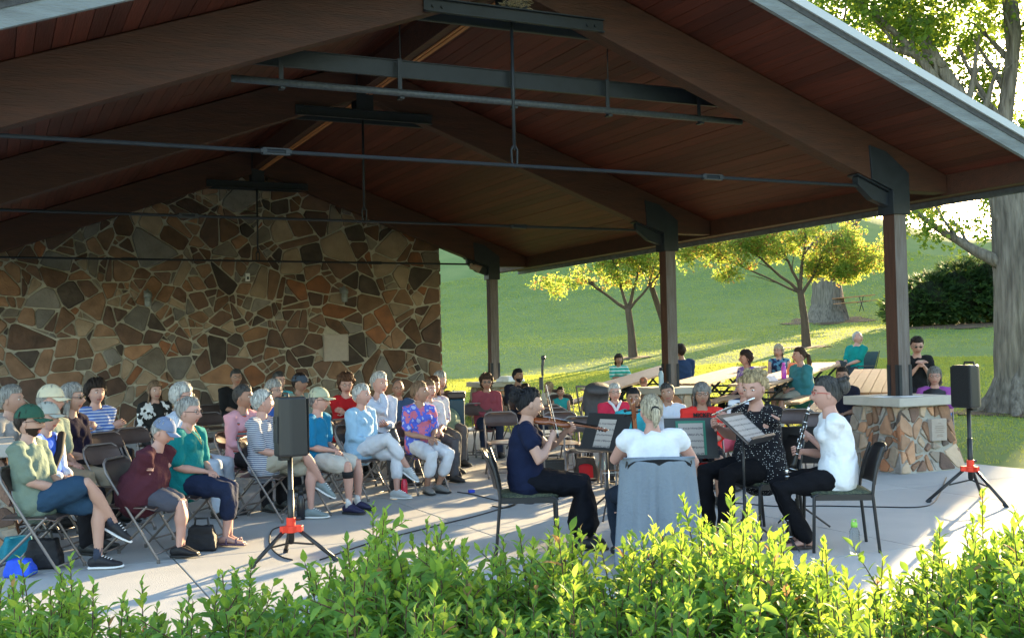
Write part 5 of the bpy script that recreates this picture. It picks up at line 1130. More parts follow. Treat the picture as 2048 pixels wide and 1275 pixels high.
# ------------------------------------------------------------------ instruments
M_var = mat('violin_varnish', (.28, .085, .025), .22, c2=(.18, .05, .018), scale=8, stretch=(1, 6, 1), spec=.6, coat=.6)
M_ebony = mat('ebony', (.012, .011, .011), .3); M_silver = mat('silver', (.75, .76, .78), .22, 1.0); M_bow = mat('bow_stick', (.20, .09, .04), .4); M_hairb = mat('bow_hair', (.7, .68, .6), .6)
def strad(root, L, M4, depth):
    """bowed string instrument: two bouts with waist, arched plates, neck, fingerboard, bridge, scroll. x axis runs from tail to scroll"""
    hw = [(0, 0), (.02, .16), (.08, .255), (.2, .295), (.32, .27), (.40, .195), (.48, .165), (.56, .185), (.62, .225), (.74, .24), (.88, .205), (.97, .12), (1, 0)]
    out = [(x, y) for x, y in hw] + [(x, -y) for x, y in hw[-2:0:-1]]; n = len(out); m = MB(); vs = []; cx = .5
    for k, z in ((.0, -depth * .75), (.7, -depth * .68), (1, -depth * .5), (1, depth * .5), (.7, depth * .72), (.0, depth * .8)):
        for x, y in out: vs.append(V(((cx + (x - cx) * (k if k else .05)) * L, y * L * (k if k else .05), z)))
    fs = [list(range(n))[::-1], [5 * n + i for i in range(n)]]
    for l in range(5):
        for i in range(n): fs.append((l * n + i, l * n + (i + 1) % n, (l + 1) * n + (i + 1) % n, (l + 1) * n + i))
    m.add([M4 @ v for v in vs], fs); m.build('soundbox', M_var, root, smooth=True)
    m = MB(); z = depth * .6; m.tube([M4 @ V((L * .98, 0, z * .4)), M4 @ V((L * 1.58, 0, z * .7))], [L * .035, L * .03], 8); m.tube([M4 @ V((L * 1.57, 0, z * .6)), M4 @ V((L * 1.7, 0, z * .2)), M4 @ V((L * 1.8, 0, -z * .3)), M4 @ V((L * 1.84, 0, z * .3)), M4 @ V((L * 1.79, 0, z * .7)), M4 @ V((L * 1.76, 0, z * .2))], [L * .04, L * .036, L * .034, L * .038, L * .034, L * .02], 8); m.build('neck', M_var, root, smooth=True)
    m = MB(); a, b = M4 @ V((L * .72, 0, depth * 1.25)), M4 @ V((L * 1.58, 0, depth * .95)); up = (M4.to_3x3() @ V((0, 0, 1))); m.beam(a, b, L * .08, L * .018, up=up); m.beam(M4 @ V((L * .05, 0, depth * .95)), M4 @ V((L * .30, 0, depth * 1.15)), L * .09, L * .015, up=up); m.build('fingerboard', M_ebony, root)
    m = MB(); m.beam(M4 @ V((L * .45, -L * .06, depth * 1.1)), M4 @ V((L * .45, L * .06, depth * 1.1)), L * .015, depth * .7, up=up)
    for q in (-.03, -.01, .01, .03): m.cyl(M4 @ V((L * .28, q * L, depth * 1.2)), M4 @ V((L * .45, q * 1.3 * L, depth * 1.5)), L * .003, 4); m.cyl(M4 @ V((L * .45, q * 1.3 * L, depth * 1.5)), M4 @ V((L * 1.58, q * .6 * L, depth * 1.0)), L * .003, 4)
    m.build('strings', mat('string_metal', (.5, .5, .5), .3, .8), root)
    m = MB()
    for k in range(4): q = 1 if k % 2 else -1; m.cyl(M4 @ V((L * (1.62 + .035 * k), 0, z * .3)), M4 @ V((L * (1.62 + .035 * k), q * L * .12, z * .3)), L * .012, 6); m.ball(M4 @ V((L * (1.62 + .035 * k), q * L * .13, z * .3)), L * .025, 6)
    m.build('tuning_pegs', M_ebony, root)
def frame_from(a, b, upv):
    x = (b - a).normalized(); z = (upv - x * upv.dot(x)).normalized(); y = z.cross(x); return Matrix.Translation(a) @ Matrix((x, y, z)).transposed().to_4x4()
def bow(a, b, hairdir, label):
    t = thing('bow', label, 'bow', a); a, b = V(a), V(b); b = b - a; a0 = V((0, 0, 0)); hd_ = V(hairdir).normalized() * .018
    m = MB(); m.tube([a0, b * .3 - hd_ * .1, b * .7 - hd_ * .1, b, b + hd_], [.0045, .004, .0035, .003, .004], 6); m.build('stick', M_bow, t, smooth=True); m = MB(); m.tube([b * .06 + hd_, b + hd_], .0022, 4); m.build('bow_hair', M_hairb, t); m = MB(); m.beam(b * .02 + hd_ * .5, b * .08 + hd_ * .5, .01, .016, up=hd_.normalized()); m.build('frog', M_ebony, t)
vp = who('violinist with'); a = toworld(vp, vp['nb'] + V((.03, .085, .035))); b = toworld(vp, V(vp['arm'][1][2]) + V((.02, .0, .05)))
t = thing('violin', 'glossy brown violin tucked under the chin of the violinist', 'violin', a); Mv = frame_from(V((0, 0, 0)), b - V(a), V((.25, -.35, 1))); strad(t, .355, Mv, .022)
m = MB(); m.tube([Mv @ V((.0, .05, .03)), Mv @ V((.06, .06, .035))], [.03, .035], 8); m.build('chin_rest', M_ebony, t, smooth=True)
a = toworld(vp, V(vp['arm'][-1][2]) + V((.05, .02, .0))); bow(a, (4.198, 8.204, 1.301), (.3, -.2, 0), 'thin violin bow raised upright from the right hand of the violinist')
cp = who('cellist with'); sc = V((4.395, 7.116, 1.183)); tail = toworld(cp, (.50, .02, .28)); Lc = .74; dirn = (sc - tail).normalized(); t = thing('cello', 'cello whose brown scroll rises beside the ponytail of the cellist', 'cello', tail); Lc = (sc - tail).length / 1.82
Mc = frame_from(V((0, 0, 0)), sc - tail, toworld(cp, (1, 0, 1)) - toworld(cp, (0, 0, 1))); strad(t, Lc, Mc, .06); m = MB(); m.cyl((0, 0, 0), -dirn * .27, .006, 6); m.build('endpin', M_silver, t)
bow(toworld(cp, V(cp['arm'][-1][2]) + V((.06, .02, -.03))), (4.205, 7.278, 0.66), (0, 0, -1), 'cello bow whose tip sticks out left of the cellist')
fp = who('flutist with'); T = toworld(fp, (0, 0, 0)); mo = fp['TH'] @ V((.108, 0, -.060)); mo = toworld(fp, mo); tip = V((5.769, 8.074, 0.963)); d = (tip - mo).normalized(); a = mo - d * .09; t = thing('flute', 'silver flute held sideways at the lips of the flutist', 'flute', a); L = .66
m = MB(); m.tube([V((0, 0, 0)), d * L], .0095, 10, rnd_cap=False); m.tube([d * .20, d * .23], .012, 10); m.tube([d * .54, d * .565], .012, 10); m.build('tube', M_silver, t, smooth=True); m = MB(); m.ball(d * .09, (.018, .018, .008), 8); m.build('lip_plate', M_silver, t, smooth=True)
for k in range(13): m = MB(); m.cyl(d * (.27 + k * .026) + V((0, 0, .008)), d * (.27 + k * .026) + V((0, 0, .016)), .0085, 8); m.build('key', M_silver, t, smooth=True)
def clarinet(a, b, label, mp=True):
    a, b = V(a), V(b); t = thing('clarinet', label, 'clarinet', a); d = (b - a); L = d.length; d.normalize(); u = d.orthogonal().normalized(); u2 = d.cross(u)
    m = MB(); m.tube([d * .07, d * .08, d * .3, d * (L - .12), d * (L - .05), d * L], [.013, .0145, .0145, .016, .02, .034], 12, rnd_cap=False); m.build('barrel', M_ebony, t, smooth=True)
    m = MB(); m.tube([V((0, 0, 0)), d * .03, d * .075], [.005, .011, .013], 8); m.build('mouthpiece', mat('mouthpiece', (.02, .02, .02), .2), t, smooth=True)
    m = MB()
    for q in (.08, .15, .36, L - .13): m.tube([d * q, d * (q + .008)], .0185, 10, rnd_cap=False)
    m.tube([d * (L - .006), d * L], .0355, 12, rnd_cap=False); m.tube([d * .04, d * .055], .0145, 8); m.build('ring', M_silver, t, smooth=True)
    for k in range(15):
        c = d * (.18 + k * (L - .34) / 15); s_ = (u if k % 3 else u2) * .017 * (1 if k % 2 else -1); m = MB(); m.ball(c + s_, .0085, 6); m.cyl(c + s_ * 1.1, c + s_ * 1.1 + d * .03, .0025, 5); m.build('key', M_silver, t, smooth=True)
kp = who('clarinetist with'); mo = toworld(kp, kp['TH'] @ V((.112, 0, -.060))); clarinet(mo, V((5.681, 6.852, 0.612)), 'black clarinet with silver keys being played by the woman in white T-shirt')
clarinet(V((5.573, 6.792, 0.655)), V((5.59, 6.801, 0.104)), 'second clarinet with silver keys standing upright in front of the clarinetist'); m = MB(); cb = V((5.59, 6.801, 0.104))
for k in range(4): a_ = k * pi / 2; m.cyl((0, 0, cb.z), (.11 * cos(a_), .11 * sin(a_), .008), .006, 6)
m.cyl((0, 0, cb.z - .02), (0, 0, cb.z + .1), .01, 8); m.build('clarinet_stand', M_chb, loc=(cb.x, cb.y, 0), label='small black peg stand under the upright clarinet', cat='instrument stand')
# grey cloth over the cellist's chair
cl_ = cp['root'].location; ca_ = cp['root'].rotation_euler.z; m = MB(); n, r = 48, 22; vs = []
for lay in (0, 1):
    for i in range(r):
        v = i / (r - 1)
        for j in range(n):
            u = j / (n - 1) * 2 - 1; hwid = .255 + .075 * v
            if v < .12: e = v / .12; xx = -.27 - .085 * e; zz = .815 + .012 * sin(e * pi); yy = u * .25
            else:
                e = (v - .12) / .88; fold = sin(u * 9 + .8) * .5 + sin(u * 17 + 2) * .3 + sin(u * 31) * .12
                xx = -.355 - .05 * e + .055 * e ** .6 * fold + (u * u) ** 3 * .16; zz = .815 - e * (.77 + .02 * sin(u * 5)); yy = u * hwid
            vs.append((xx + lay * .008, yy, zz - lay * .002))
fs = []
for lay in (0, 1):
    for i in range(r - 1):
        for j in range(n - 1): o = lay * r * n + i * n + j; f = (o, o + n, o + n + 1, o + 1); fs.append(f if lay == 0 else f[::-1])
for i in range(r - 1):
    for j in (0, n - 1): a = i * n + j; b = a + r * n; fs.append((a, b, b + n, a + n))
for j in range(n - 1):
    for i in (0, r - 1): a = i * n + j; b = a + r * n; fs.append((a, b, b + 1, a + 1))
m.add(vs, fs); m.build('grey_cloth', mat('jersey_grey', (.17, .20, .24), .95, c2=(.20, .235, .275), scale=5, bump=.4, bscale=50, spec=.1), loc=(cl_.x, cl_.y, 0), rz=ca_, label='long grey cloth draped over the back of the chair of the cellist', cat='cloth', smooth=True)
# cables
M_cable = mat('cable_black', (.015, .015, .016), .5)
def cable(pts, label, r=.006):
    P_ = [V((x, y, r)) for x, y in pts]; out = []
    for i in range(len(P_) - 1):
        p0 = P_[max(i - 1, 0)]; p1 = P_[i]; p2 = P_[i + 1]; p3 = P_[min(i + 2, len(P_) - 1)]
        for k in range(6): t = k / 6; out.append(.5 * ((2 * p1) + (p2 - p0) * t + (2 * p0 - 5 * p1 + 4 * p2 - p3) * t * t + (3 * p1 - p0 - 3 * p2 + p3) * t ** 3))
    out.append(P_[-1]); m = MB(); m.tube(out, r, 6); m.build('cable', M_cable, label=label, cat='cable', smooth=True)
cable([(10.022, 9.375), (8.53, 8.122), (8.05, 7.867), (7.744, 8.073), (7.322, 8.439), (6.984, 8.626), (6.771, 9.063)], 'thin black cable curving from the nearest pier behind the clarinet chair')
cable([(2.293, 8.352), (2.864, 8.864), (3.216, 9.104), (3.85, 9.505), (4.273, 9.772), (4.974, 10.329), (5.552, 10.884)], 'long black cable running from the left speaker stand toward the violinist')
cable([(4.753, 11.491), (4.817, 11.142), (4.834, 10.65), (4.882, 10.259), (4.675, 10.059), (4.627, 10.259)], 'short cable looped on the floor beside the violinist chair')
cable([(2.107, 8.468), (2.062, 8.689), (2.108, 9.232), (2.309, 10.003), (2.485, 10.156)], 'cable trailing at the foot of the left speaker stand')
m = MB(); m.box((0, 0, .02), (.07, .05, .035)); m.build('power_plug', mat('plug_blue', (.03, .06, .45), .5), loc=(4.868, 11.359, 0), label='small blue power plug on the floor left of the violinist', cat='plug', bevel=.008)

# ------------------------------------------------------------------ trees
def leafmats(key, cols, tr=.5):
    return [mat('leaf_%s_%d' % (key, i), c, .6, c2=tuple(q * 1.5 for q in c), scale=1.5, trans=tr, tcol=tc, spec=.25) for i, (c, tc) in enumerate(cols)]
LM_y = leafmats('yellow', [((.07, .13, .025), (.50, .58, .08)), ((.09, .15, .03), (.66, .68, .14)), ((.14, .075, .03), (.50, .28, .08)), ((.045, .10, .025), (.30, .44, .07))], .58)
LM_g = leafmats('green', [((.05, .10, .02), (.32, .46, .06)), ((.065, .13, .025), (.48, .58, .07)), ((.04, .08, .02), (.22, .34, .05))], .55)
def leaves(name, blobs, n, size, mats, weights, parent, seed, droop=.3, M=None, hang=None):
    """leaf sprays spread through blob volumes, denser at their skin"""
    random.seed(seed); m = MB(); W = [b[3] if len(b) > 3 else b[1][0] * b[1][1] * b[1][2] for b in blobs]; nsp = int(n * 2.6) // 9; size *= 1.3
    for _ in range(nsp):
        c, r, *_r = random.choices(blobs, W)[0]
        d = V((random.gauss(0, 1), random.gauss(0, 1), random.gauss(0, 1))).normalized() * (rnd() ** .38)
        p = V((c[0] + d.x * r[0], c[1] + d.y * r[1], c[2] + d.z * r[2]))
        if noise.noise(p * 1.1 + V((seed, 0, 0))) + .35 * noise.noise(p * 3) < -.02 + .12 * (d.length > .75): continue
        mi = random.choices(range(len(mats)), weights)[0]; ax = V((ru(-1, 1), ru(-1, 1), ru(-.9, .3))).normalized(); sp = size * 2.6
        for k in range(9):
            q = p + ax * (k / 9 - .4) * sp + V((ru(-1, 1), ru(-1, 1), ru(-1, 1))) * sp * .35; s_ = size * ru(.6, 1.15); f = V((ru(-1, 1), ru(-1, 1), ru(-1, .4))).normalized(); g_ = f.orthogonal().normalized(); g_ = Matrix.Rotation(ru(0, 6.28), 3, f) @ g_
            a, b = f * s_, g_ * s_ * .36
            m.add([q, q + a * .5 + b, q + a, q + a * .5 - b], [(0, 1, 2, 3)], mi if rnd() > .2 else random.randrange(len(mats)))
    return m.build(name, mats, parent)
M_bark = mat('bark_brown', (.12, .08, .055), .95, c2=(.07, .05, .036), scale=6, stretch=(3, 3, .5), bump=2, bscale=9, detail=9)
M_barkg = mat('bark_grey', (.25, .215, .175), .95, c2=(.10, .085, .068), scale=5, stretch=(3, 3, .35), bump=2.5, bscale=8, detail=9, contrast=.2)
def branch(m, a, b, r0, r1, wob, n=6, kids=0, kl=.5, rs=random):
    a, b = V(a), V(b); L = (b - a).length; pts = []; off = V((0, 0, 0))
    for i in range(n + 1):
        t = i / n
        if 0 < i: off = off + V((rs.uniform(-1, 1), rs.uniform(-1, 1), rs.uniform(-.5, .8))) * wob * L / n
        pts.append(a.lerp(b, t) + off)
    m.tube(pts, [r0 + (r1 - r0) * (i / n) ** .8 for i in range(n + 1)], 7 if r0 < .06 else 12)
    for k in range(kids):
        t = rs.uniform(.35, .95); i = min(n - 1, int(t * n)); d = (b - a).normalized(); q = (d + V((rs.uniform(-1, 1), rs.uniform(-1, 1), rs.uniform(-.1, .9))) * .9).normalized(); r = (r0 + (r1 - r0) * t) * .55
        branch(m, pts[i], pts[i] + q * L * kl * rs.uniform(.6, 1.1), r, r * .25, wob, 4, kids // 2 if r > .02 else 0, kl, rs)
    return pts
def tree(base, label, trunk, r0, limbs, blobs, nleaf, lsize, mats, weights, bark, seed, flare=1.5, cat='tree', kids=4, name='tree'):
    """coordinates relative to base"""
    x, y = base; z = th(x, y) - .05; t = thing(name, label, cat, (x, y, z)); rs = random.Random(seed); m = MB(); pts = [V((0, 0, -.2))] + [V(q) for q in trunk]; n = len(pts)
    R = [r0 * (flare * 1.15)] + [r0 * (flare if i == 0 else 1 - .35 * i / n) for i in range(n - 1)]; 
    pp = []; RR = []
    for i in range(n - 1):
        for k in range(6): pp.append(pts[i].lerp(pts[i + 1], k / 6)); RR.append(R[i] + (R[i + 1] - R[i]) * (k / 6))
    pp.append(pts[-1]); RR.append(R[-1]); m.tube(pp, RR, 44 if r0 > .3 else 14, rnd_cap=False)
    if r0 > .3:
        for j, vv in enumerate(m.v):
            c_ = V(vv); i = min(len(pp) - 1, j // 44); ax = pp[i]; dx, dy = c_.x - ax.x, c_.y - ax.y; a = atan2(dy, dx)
            k = 1 + .055 * sin(11 * a + 2.5 * sin(c_.z * 1.3 + 2 * a)) + .03 * sin(23 * a + c_.z * 2.1) + .10 * noise.noise(V((cos(a) * 1.5, sin(a) * 1.5, c_.z * .7 + seed))); m.v[j] = (ax.x + dx * k, ax.y + dy * k, c_.z)
    if flare > 1.4:
        for k in range(7): a = k * .9 + rs.uniform(-.2, .2); m.tube([V((cos(a) * r0 * .6, sin(a) * r0 * .6, r0 * 1.6)), V((cos(a) * r0 * 1.2, sin(a) * r0 * 1.2, r0 * .45)), V((cos(a) * r0 * 2.1, sin(a) * r0 * 2.1, -.05))], [r0 * .25, r0 * .32, r0 * .16], 8)
    link('trunk', m.mesh('trunk', bark, True), t); m = MB()
    for (a, b, ra, rb) in limbs: branch(m, a, b, ra, rb, .22, 7, kids, .45, rs)
    link('limbs', m.mesh('limbs', bark, True), t); leaves('crown', blobs, nleaf, lsize, mats, weights, t, seed); return t
def auto_limbs(h0, h1, R, n, r, seed, up=.5):
    rs = random.Random(seed); L = []
    for k in range(n): a = k * 2 * pi / n + rs.uniform(-.4, .4); e = rs.uniform(.6, 1); L.append(((0, 0, h0 + rs.uniform(-.1, .25)), (cos(a) * R * e, sin(a) * R * e, h0 + (h1 - h0) * rs.uniform(up, 1)), r, r * .3))
    return L
Rv, Fv = V((RT.x, RT.y, 0)).normalized(), V((FW.x, FW.y, 0)).normalized()
def rel(r, f, z): v = Rv * r + Fv * f; return (v.x, v.y, z)
tree((21.94, 35.43), 'young tree with drooping yellow-green crown between the far and middle columns', [(0, 0, 0), rel(-.05, 0, 1), rel(-.15, 0, 1.9)], .15,
     [(rel(-.15, 0, 1.85), rel(-2.2, .5, 3.2), .07, .03), (rel(-.15, 0, 1.85), rel(-.9, 0, 3.9), .07, .03), (rel(-.15, 0, 1.85), rel(.5, .6, 4.2), .08, .03), (rel(-.1, 0, 1.85), rel(1.4, -.6, 3.6), .06, .02)],
     [(rel(-2.2, 0, 2.95), (.9, .9, .42)), (rel(-1.2, 0, 3.3), (1.3, 1.3, .6)), (rel(.3, 0, 3.3), (1.3, 1.3, .75)), (rel(0, 0, 4.6), (2.4, 2.4, 1.3)), (rel(-2.6, .4, 2.6), (.6, .6, .3), .4), (rel(-3.2, .3, 2.95), (.7, .8, .35), .7)], 17000, .08, LM_y, [3, 3, 1, 4], M_bark, 21, flare=1.25)
tree((24.08, 36.07), 'leaning young tree half hidden behind the middle column', [(0, 0, 0), rel(-.3, 0, 1.3), rel(-.7, 0, 2.6)], .13, [(rel(-.7, 0, 2.5), rel(-1.3, .5, 4.5), .08, .03), (rel(-.7, 0, 2.5), rel(.6, 0, 4.6), .07, .03)],
     [(rel(-.9, 0, 4.6), (1.8, 1.6, 1.3)), (rel(.8, 0, 4.2), (1.3, 1.4, 1.0))], 9000, .075, LM_y, [2, 2, 1, 5], M_bark, 22, flare=1.2)
tree((28.16, 32.95), 'young tree with bright yellow backlit crown between the middle and near columns', [(0, 0, 0), rel(-.05, 0, 1.1), rel(-.18, 0, 2.2)], .15,
     [(rel(-.18, 0, 2.1), rel(-2.6, 0, 4.2), .07, .02), (rel(-.18, 0, 2.2), rel(-1.2, .4, 4.8), .07, .02), (rel(-.18, 0, 2.2), rel(.2, 0, 5.0), .08, .03), (rel(-.1, 0, 2.1), rel(1.5, -.3, 4.4), .07, .02), (rel(-.18, 0, 2.1), rel(-3.4, .4, 3.5), .05, .02)],
     [(rel(-2.6, 0, 3.6), (1.3, 1.2, .75)), (rel(-.9, 0, 4.4), (1.9, 1.7, 1.1)), (rel(1.3, 0, 3.7), (1.45, 1.5, 1.2)), (rel(.9, 0, 2.9), (1.2, 1.1, .65)), (rel(-3.0, 0, 2.9), (.8, .7, .35), .7), (rel(-3.6, 0, 3.8), (1.1, 1.0, .8)), (rel(2.4, 0, 3.6), (.9, .9, 1.0)), (rel(2.0, 0, 3.0), (.6, .6, .6), .5)], 30000, .075, LM_y, [3, 4, 1.4, 4], M_bark, 23, flare=1.25)
tree((40.36, 45.5), 'old tree with a very broad grey trunk uphill beside the distant picnic table', [(0, 0, 0), rel(.05, 0, .9), rel(0, 0, 2.6), rel(0, 0, 4.5)], .85, [(rel(-.3, 0, 3.2), rel(-2.5, 0, 8.5), .5, .2), (rel(.4, 0, 3.0), rel(2.8, 0, 8.2), .5, .2)],
     [(rel(-3, 0, 8), (4, 3.5, 2.5)), (rel(3, 0, 8), (4, 3.5, 2.5)), (rel(0, 0, 10.5), (5, 4, 3))], 16000, .16, LM_g, [2, 2, 1], M_barkg, 24, flare=1.35)
tree((18.33, 15.24), 'massive grey-barked shade tree at the right edge with forking limbs over the roof', [(0, 0, 0), rel(.0, 0, .7), rel(.02, 0, 2.2), rel(.0, 0, 3.9), rel(-.1, 0, 4.5)], .47,
     [(rel(-.2, 0, 3.9), rel(-1.35, .3, 7.4), .24, .13), (rel(-.02, 0, 4.1), rel(-.25, .2, 8.2), .20, .12), (rel(.2, 0, 4.0), rel(1.9, .5, 8.0), .3, .14), (rel(-.9, .1, 6.0), rel(-2.4, .3, 8.3), .12, .05), (rel(-.3, 0, 2.95), rel(-2.0, .5, 4.1), .14, .03), (rel(-1.0, .2, 6.2), rel(-3.6, .8, 7.4), .10, .03), (rel(-.3, 0, 5.2), rel(-3.0, 1.5, 6.8), .10, .03), (rel(-1.2, .3, 7.0), rel(-4.8, 1.0, 8.3), .1, .03)],
     [(rel(-2.0, 1.8, 7.0), (2.6, 2.2, 2.2)), (rel(-4.0, 1.8, 7.3), (1.9, 1.8, 1.4)), (rel(-2.0, 2.2, 5.4), (1.5, 1.5, 1.2)), (rel(.6, 2.4, 5.6), (1.8, 1.6, 2.6)), (rel(-.2, 1.0, 9.2), (4.8, 3.5, 1.8)), (rel(-1.6, .3, 3.8), (.9, .8, .35), 1.0), (rel(-1.3, .3, 3.25), (.6, .5, .18), .5), (rel(1.4, -.3, 8.2), (1.5, 1.5, 1.5))], 62000, .085, LM_g, [3, 3, 2], M_barkg, 25, flare=1.55, kids=5)
# unseen trees added off to the right, towards the sun, to shade slab and lawn
def unseen_shade_tree(r, t_, label, h, R, n, seed, z0=.35, size=.2, w_=None):
    x = r * .819 + t_ * .574; y = r * .574 - t_ * .819
    tree((x, y), label, [(0, 0, 0), (0, 0, h * .3), (.1, 0, h * .55)], .3, auto_limbs(h * .35, h * .9, R * .8, 6, .14, seed), [((0, 0, h * (z0 + .65 * k / 3)), (R * (1 - .18 * abs(k - 1)), R * (1 - .18 * abs(k - 1)), h * .2)) for k in range(4)], n, size, LM_g, [3, 2, 2], M_bark, seed, kids=2)
unseen_shade_tree(60, -2.9, 'unseen dense tree added uphill behind the massive grey trunk to shade the slab', 11, 1.65, 14000, 31, z0=.2)
unseen_shade_tree(44, 2.2, 'unseen low-branched tree added right of the massive trunk for its shade', 9.5, 2.4, 14000, 32, z0=.15)
unseen_shade_tree(52, 6.0, 'second unseen low-branched tree added farther right on the lawn for its shade', 11, 3.2, 12000, 34, z0=.2)
def juniper(x, y, label):
    z = th(x, y) - .1; t = thing('juniper_bush', label, 'bush', (x, y, z)); mm = leafmats('juniper', [((.035, .075, .022), (.12, .20, .03)), ((.055, .11, .03), (.24, .32, .04)), ((.022, .05, .016), (.06, .12, .02))], .35); random.seed(77); m = MB()
    bl = [(rel(-2.0, 0, .9), (1.1, 1.4, .95)), (rel(-1.0, 0, 1.2), (1.3, 1.6, 1.35)), (rel(.3, 0, 1.5), (1.3, 1.6, 1.6)), (rel(1.5, 0, 1.7), (1.4, 1.6, 1.75)), (rel(2.9, 0, 1.6), (1.5, 1.6, 1.7))]
    for _ in range(5200):
        c, r = random.choices(bl, [b[1][0] * b[1][1] * b[1][2] for b in bl])[0]; d = V((random.gauss(0, 1), random.gauss(0, 1), random.gauss(0, 1))).normalized(); e = ru(.72, 1.0) + .10 * noise.noise(d * 3 + V(c)); p = V((c[0] + d.x * r[0] * e, c[1] + d.y * r[1] * e, c[2] + d.z * r[2] * e))
        if p.z < 0: continue
        o = (d + V((ru(-.6, .6), ru(-.6, .6), ru(.0, .9)))).normalized(); mi = random.choices((0, 1, 2), (3, 1.3, 2))[0]; Ls = ru(.16, .34)
        for k in range(5):
            q = (o + V((ru(-.6, .6), ru(-.6, .6), ru(-.5, .5)))).normalized(); g_ = q.orthogonal().normalized() * .035; b = p + q * Ls; m.add([p - g_, p + g_, b + g_ * .6, b + q * .05, b - g_ * .6], [(0, 1, 2, 3, 4)], mi)
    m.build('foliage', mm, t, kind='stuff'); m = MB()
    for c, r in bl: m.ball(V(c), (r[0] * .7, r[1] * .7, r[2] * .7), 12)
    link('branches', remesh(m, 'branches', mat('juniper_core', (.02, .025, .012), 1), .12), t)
juniper(40.62, 37.35, 'wide dark evergreen juniper bush on the lawn left of the massive trunk')
for i, (px_, py_, lb) in enumerate(((72.32, 69.14, 'small hazy tree on the crest of the hill in the glare'), (240.65, 216.78, 'second small tree on the hill crest nearer the massive trunk'))):
    tree((px_, py_), lb, [(0, 0, 0), (0, 0, 1.5)], .12, auto_limbs(1.2, 3, 1.2, 4, .06, 40 + i), [((0, 0, 2.2), (1.6, 1.6, 1.0))], 1200, .16, LM_y, [1, 1, 1, 1], M_bark, 50 + i)
# bare soil under trees
def soil(x, y, r, lb=None):
    m = MB(); n = 28; vs = [(x, y, th(x, y) + .02)]; vs += [(x + cos(a) * r * (1 + .15 * sin(a * 5)), y + sin(a) * r * (1 + .15 * sin(a * 5 + 1)), th(x + cos(a) * r, y + sin(a) * r) - .012) for a in [2 * pi * i / n for i in range(n)]]
    m.add(vs, [(0, 1 + i, 1 + (i + 1) % n) for i in range(n)]); m.build('bare_soil', mat('soil', (.13, .08, .045), 1, c2=(.09, .06, .035), scale=4, bump=1), kind='structure', smooth=True)
soil(21.94, 35.43, .7); soil(28.16, 32.95, .9); soil(40.36, 45.5, 2.3); soil(40.1, 36.44, 3.0); soil(18.33, 15.24, 1.2)

# ------------------------------------------------------------------ hedge of leafy shrubs in front
HT = [(-1.6, 1.00), (-1.31, 1.07), (-1.22, 1.02), (-1.09, 1.02), (-.96, .92), (-.85, 1.02), (-.73, 1.05), (-.62, 1.0), (-.50, 1.04), (-.38, 1.18), (-.28, 1.10), (-.19, 1.17), (-.10, 1.07), (.04, 1.09), (.11, 1.15), (.23, 1.06), (.34, 1.12), (.47, 1.19), (.6, 1.19), (.71, 1.11), (.83, 1.07), (.90, 1.0), (1.0, 1.07), (1.14, 1.13), (1.29, 1.22), (1.4, 1.16), (1.7, 1.15)]
DEN = [(-1.6, .7), (-1.1, .75), (-.95, .35), (-.70, .5), (-.5, .8), (-.3, 1), (.8, 1), (.86, .5), (.95, .9), (1.6, 1)]
SH = leafmats('shrub', [((.085, .20, .035), (.34, .50, .05)), ((.125, .26, .050), (.50, .60, .07)), ((.065, .155, .030), (.25, .40, .04)), ((.24, .17, .07), (.6, .32, .12))], .45)
M_twig = mat('twig', (.10, .06, .035), .8)
LEAFM = []
for k in range(8):
    m = MB(); L = 1.0; wd = ru(.40, .52); cu = ru(.10, .3); fd = ru(.04, .12); vs = [(0, 0, 0)]
    for i, (t, w0) in enumerate(((.18, .55), (.42, 1.0), (.70, .78))): zc = -cu * t * t; vs += [(t, -wd * .5 * w0, zc + fd * w0), (t, 0, zc), (t, wd * .5 * w0, zc + fd * w0)]
    vs.append((1, 0, -cu * 1.1)); m.add(vs, [(0, 1, 2), (0, 2, 3), (1, 4, 5, 2), (2, 5, 6, 3), (4, 7, 8, 5), (5, 8, 9, 6), (7, 10, 8), (8, 10, 9)])
    LEAFM.append(m)
LEAFO = [[LEAFM[k].mesh('leaf', SH[j], True) for j in range(4)] for k in range(8)]
def hedge_base(u, d): v = Rv * u + Fv * d; return V((v.x, v.y, 0))
random.seed(99); NS = 8; us = [-1.75 + i * 3.5 / NS for i in range(NS + 1)]
desc = ['leftmost low shrub in front of the bags', 'thin shrub with tall leafy shoots in front of the maroon polo man', 'leafy shrub below the left loudspeaker stand', 'dense green shrub left of the violinist chair', 'green shrub in front of the violinist chair', 'yellow backlit shrub before the grey cloth', 'sunlit yellow-green shrub in front of the clarinetist', 'rightmost dense shrub with a few reddening leaves']
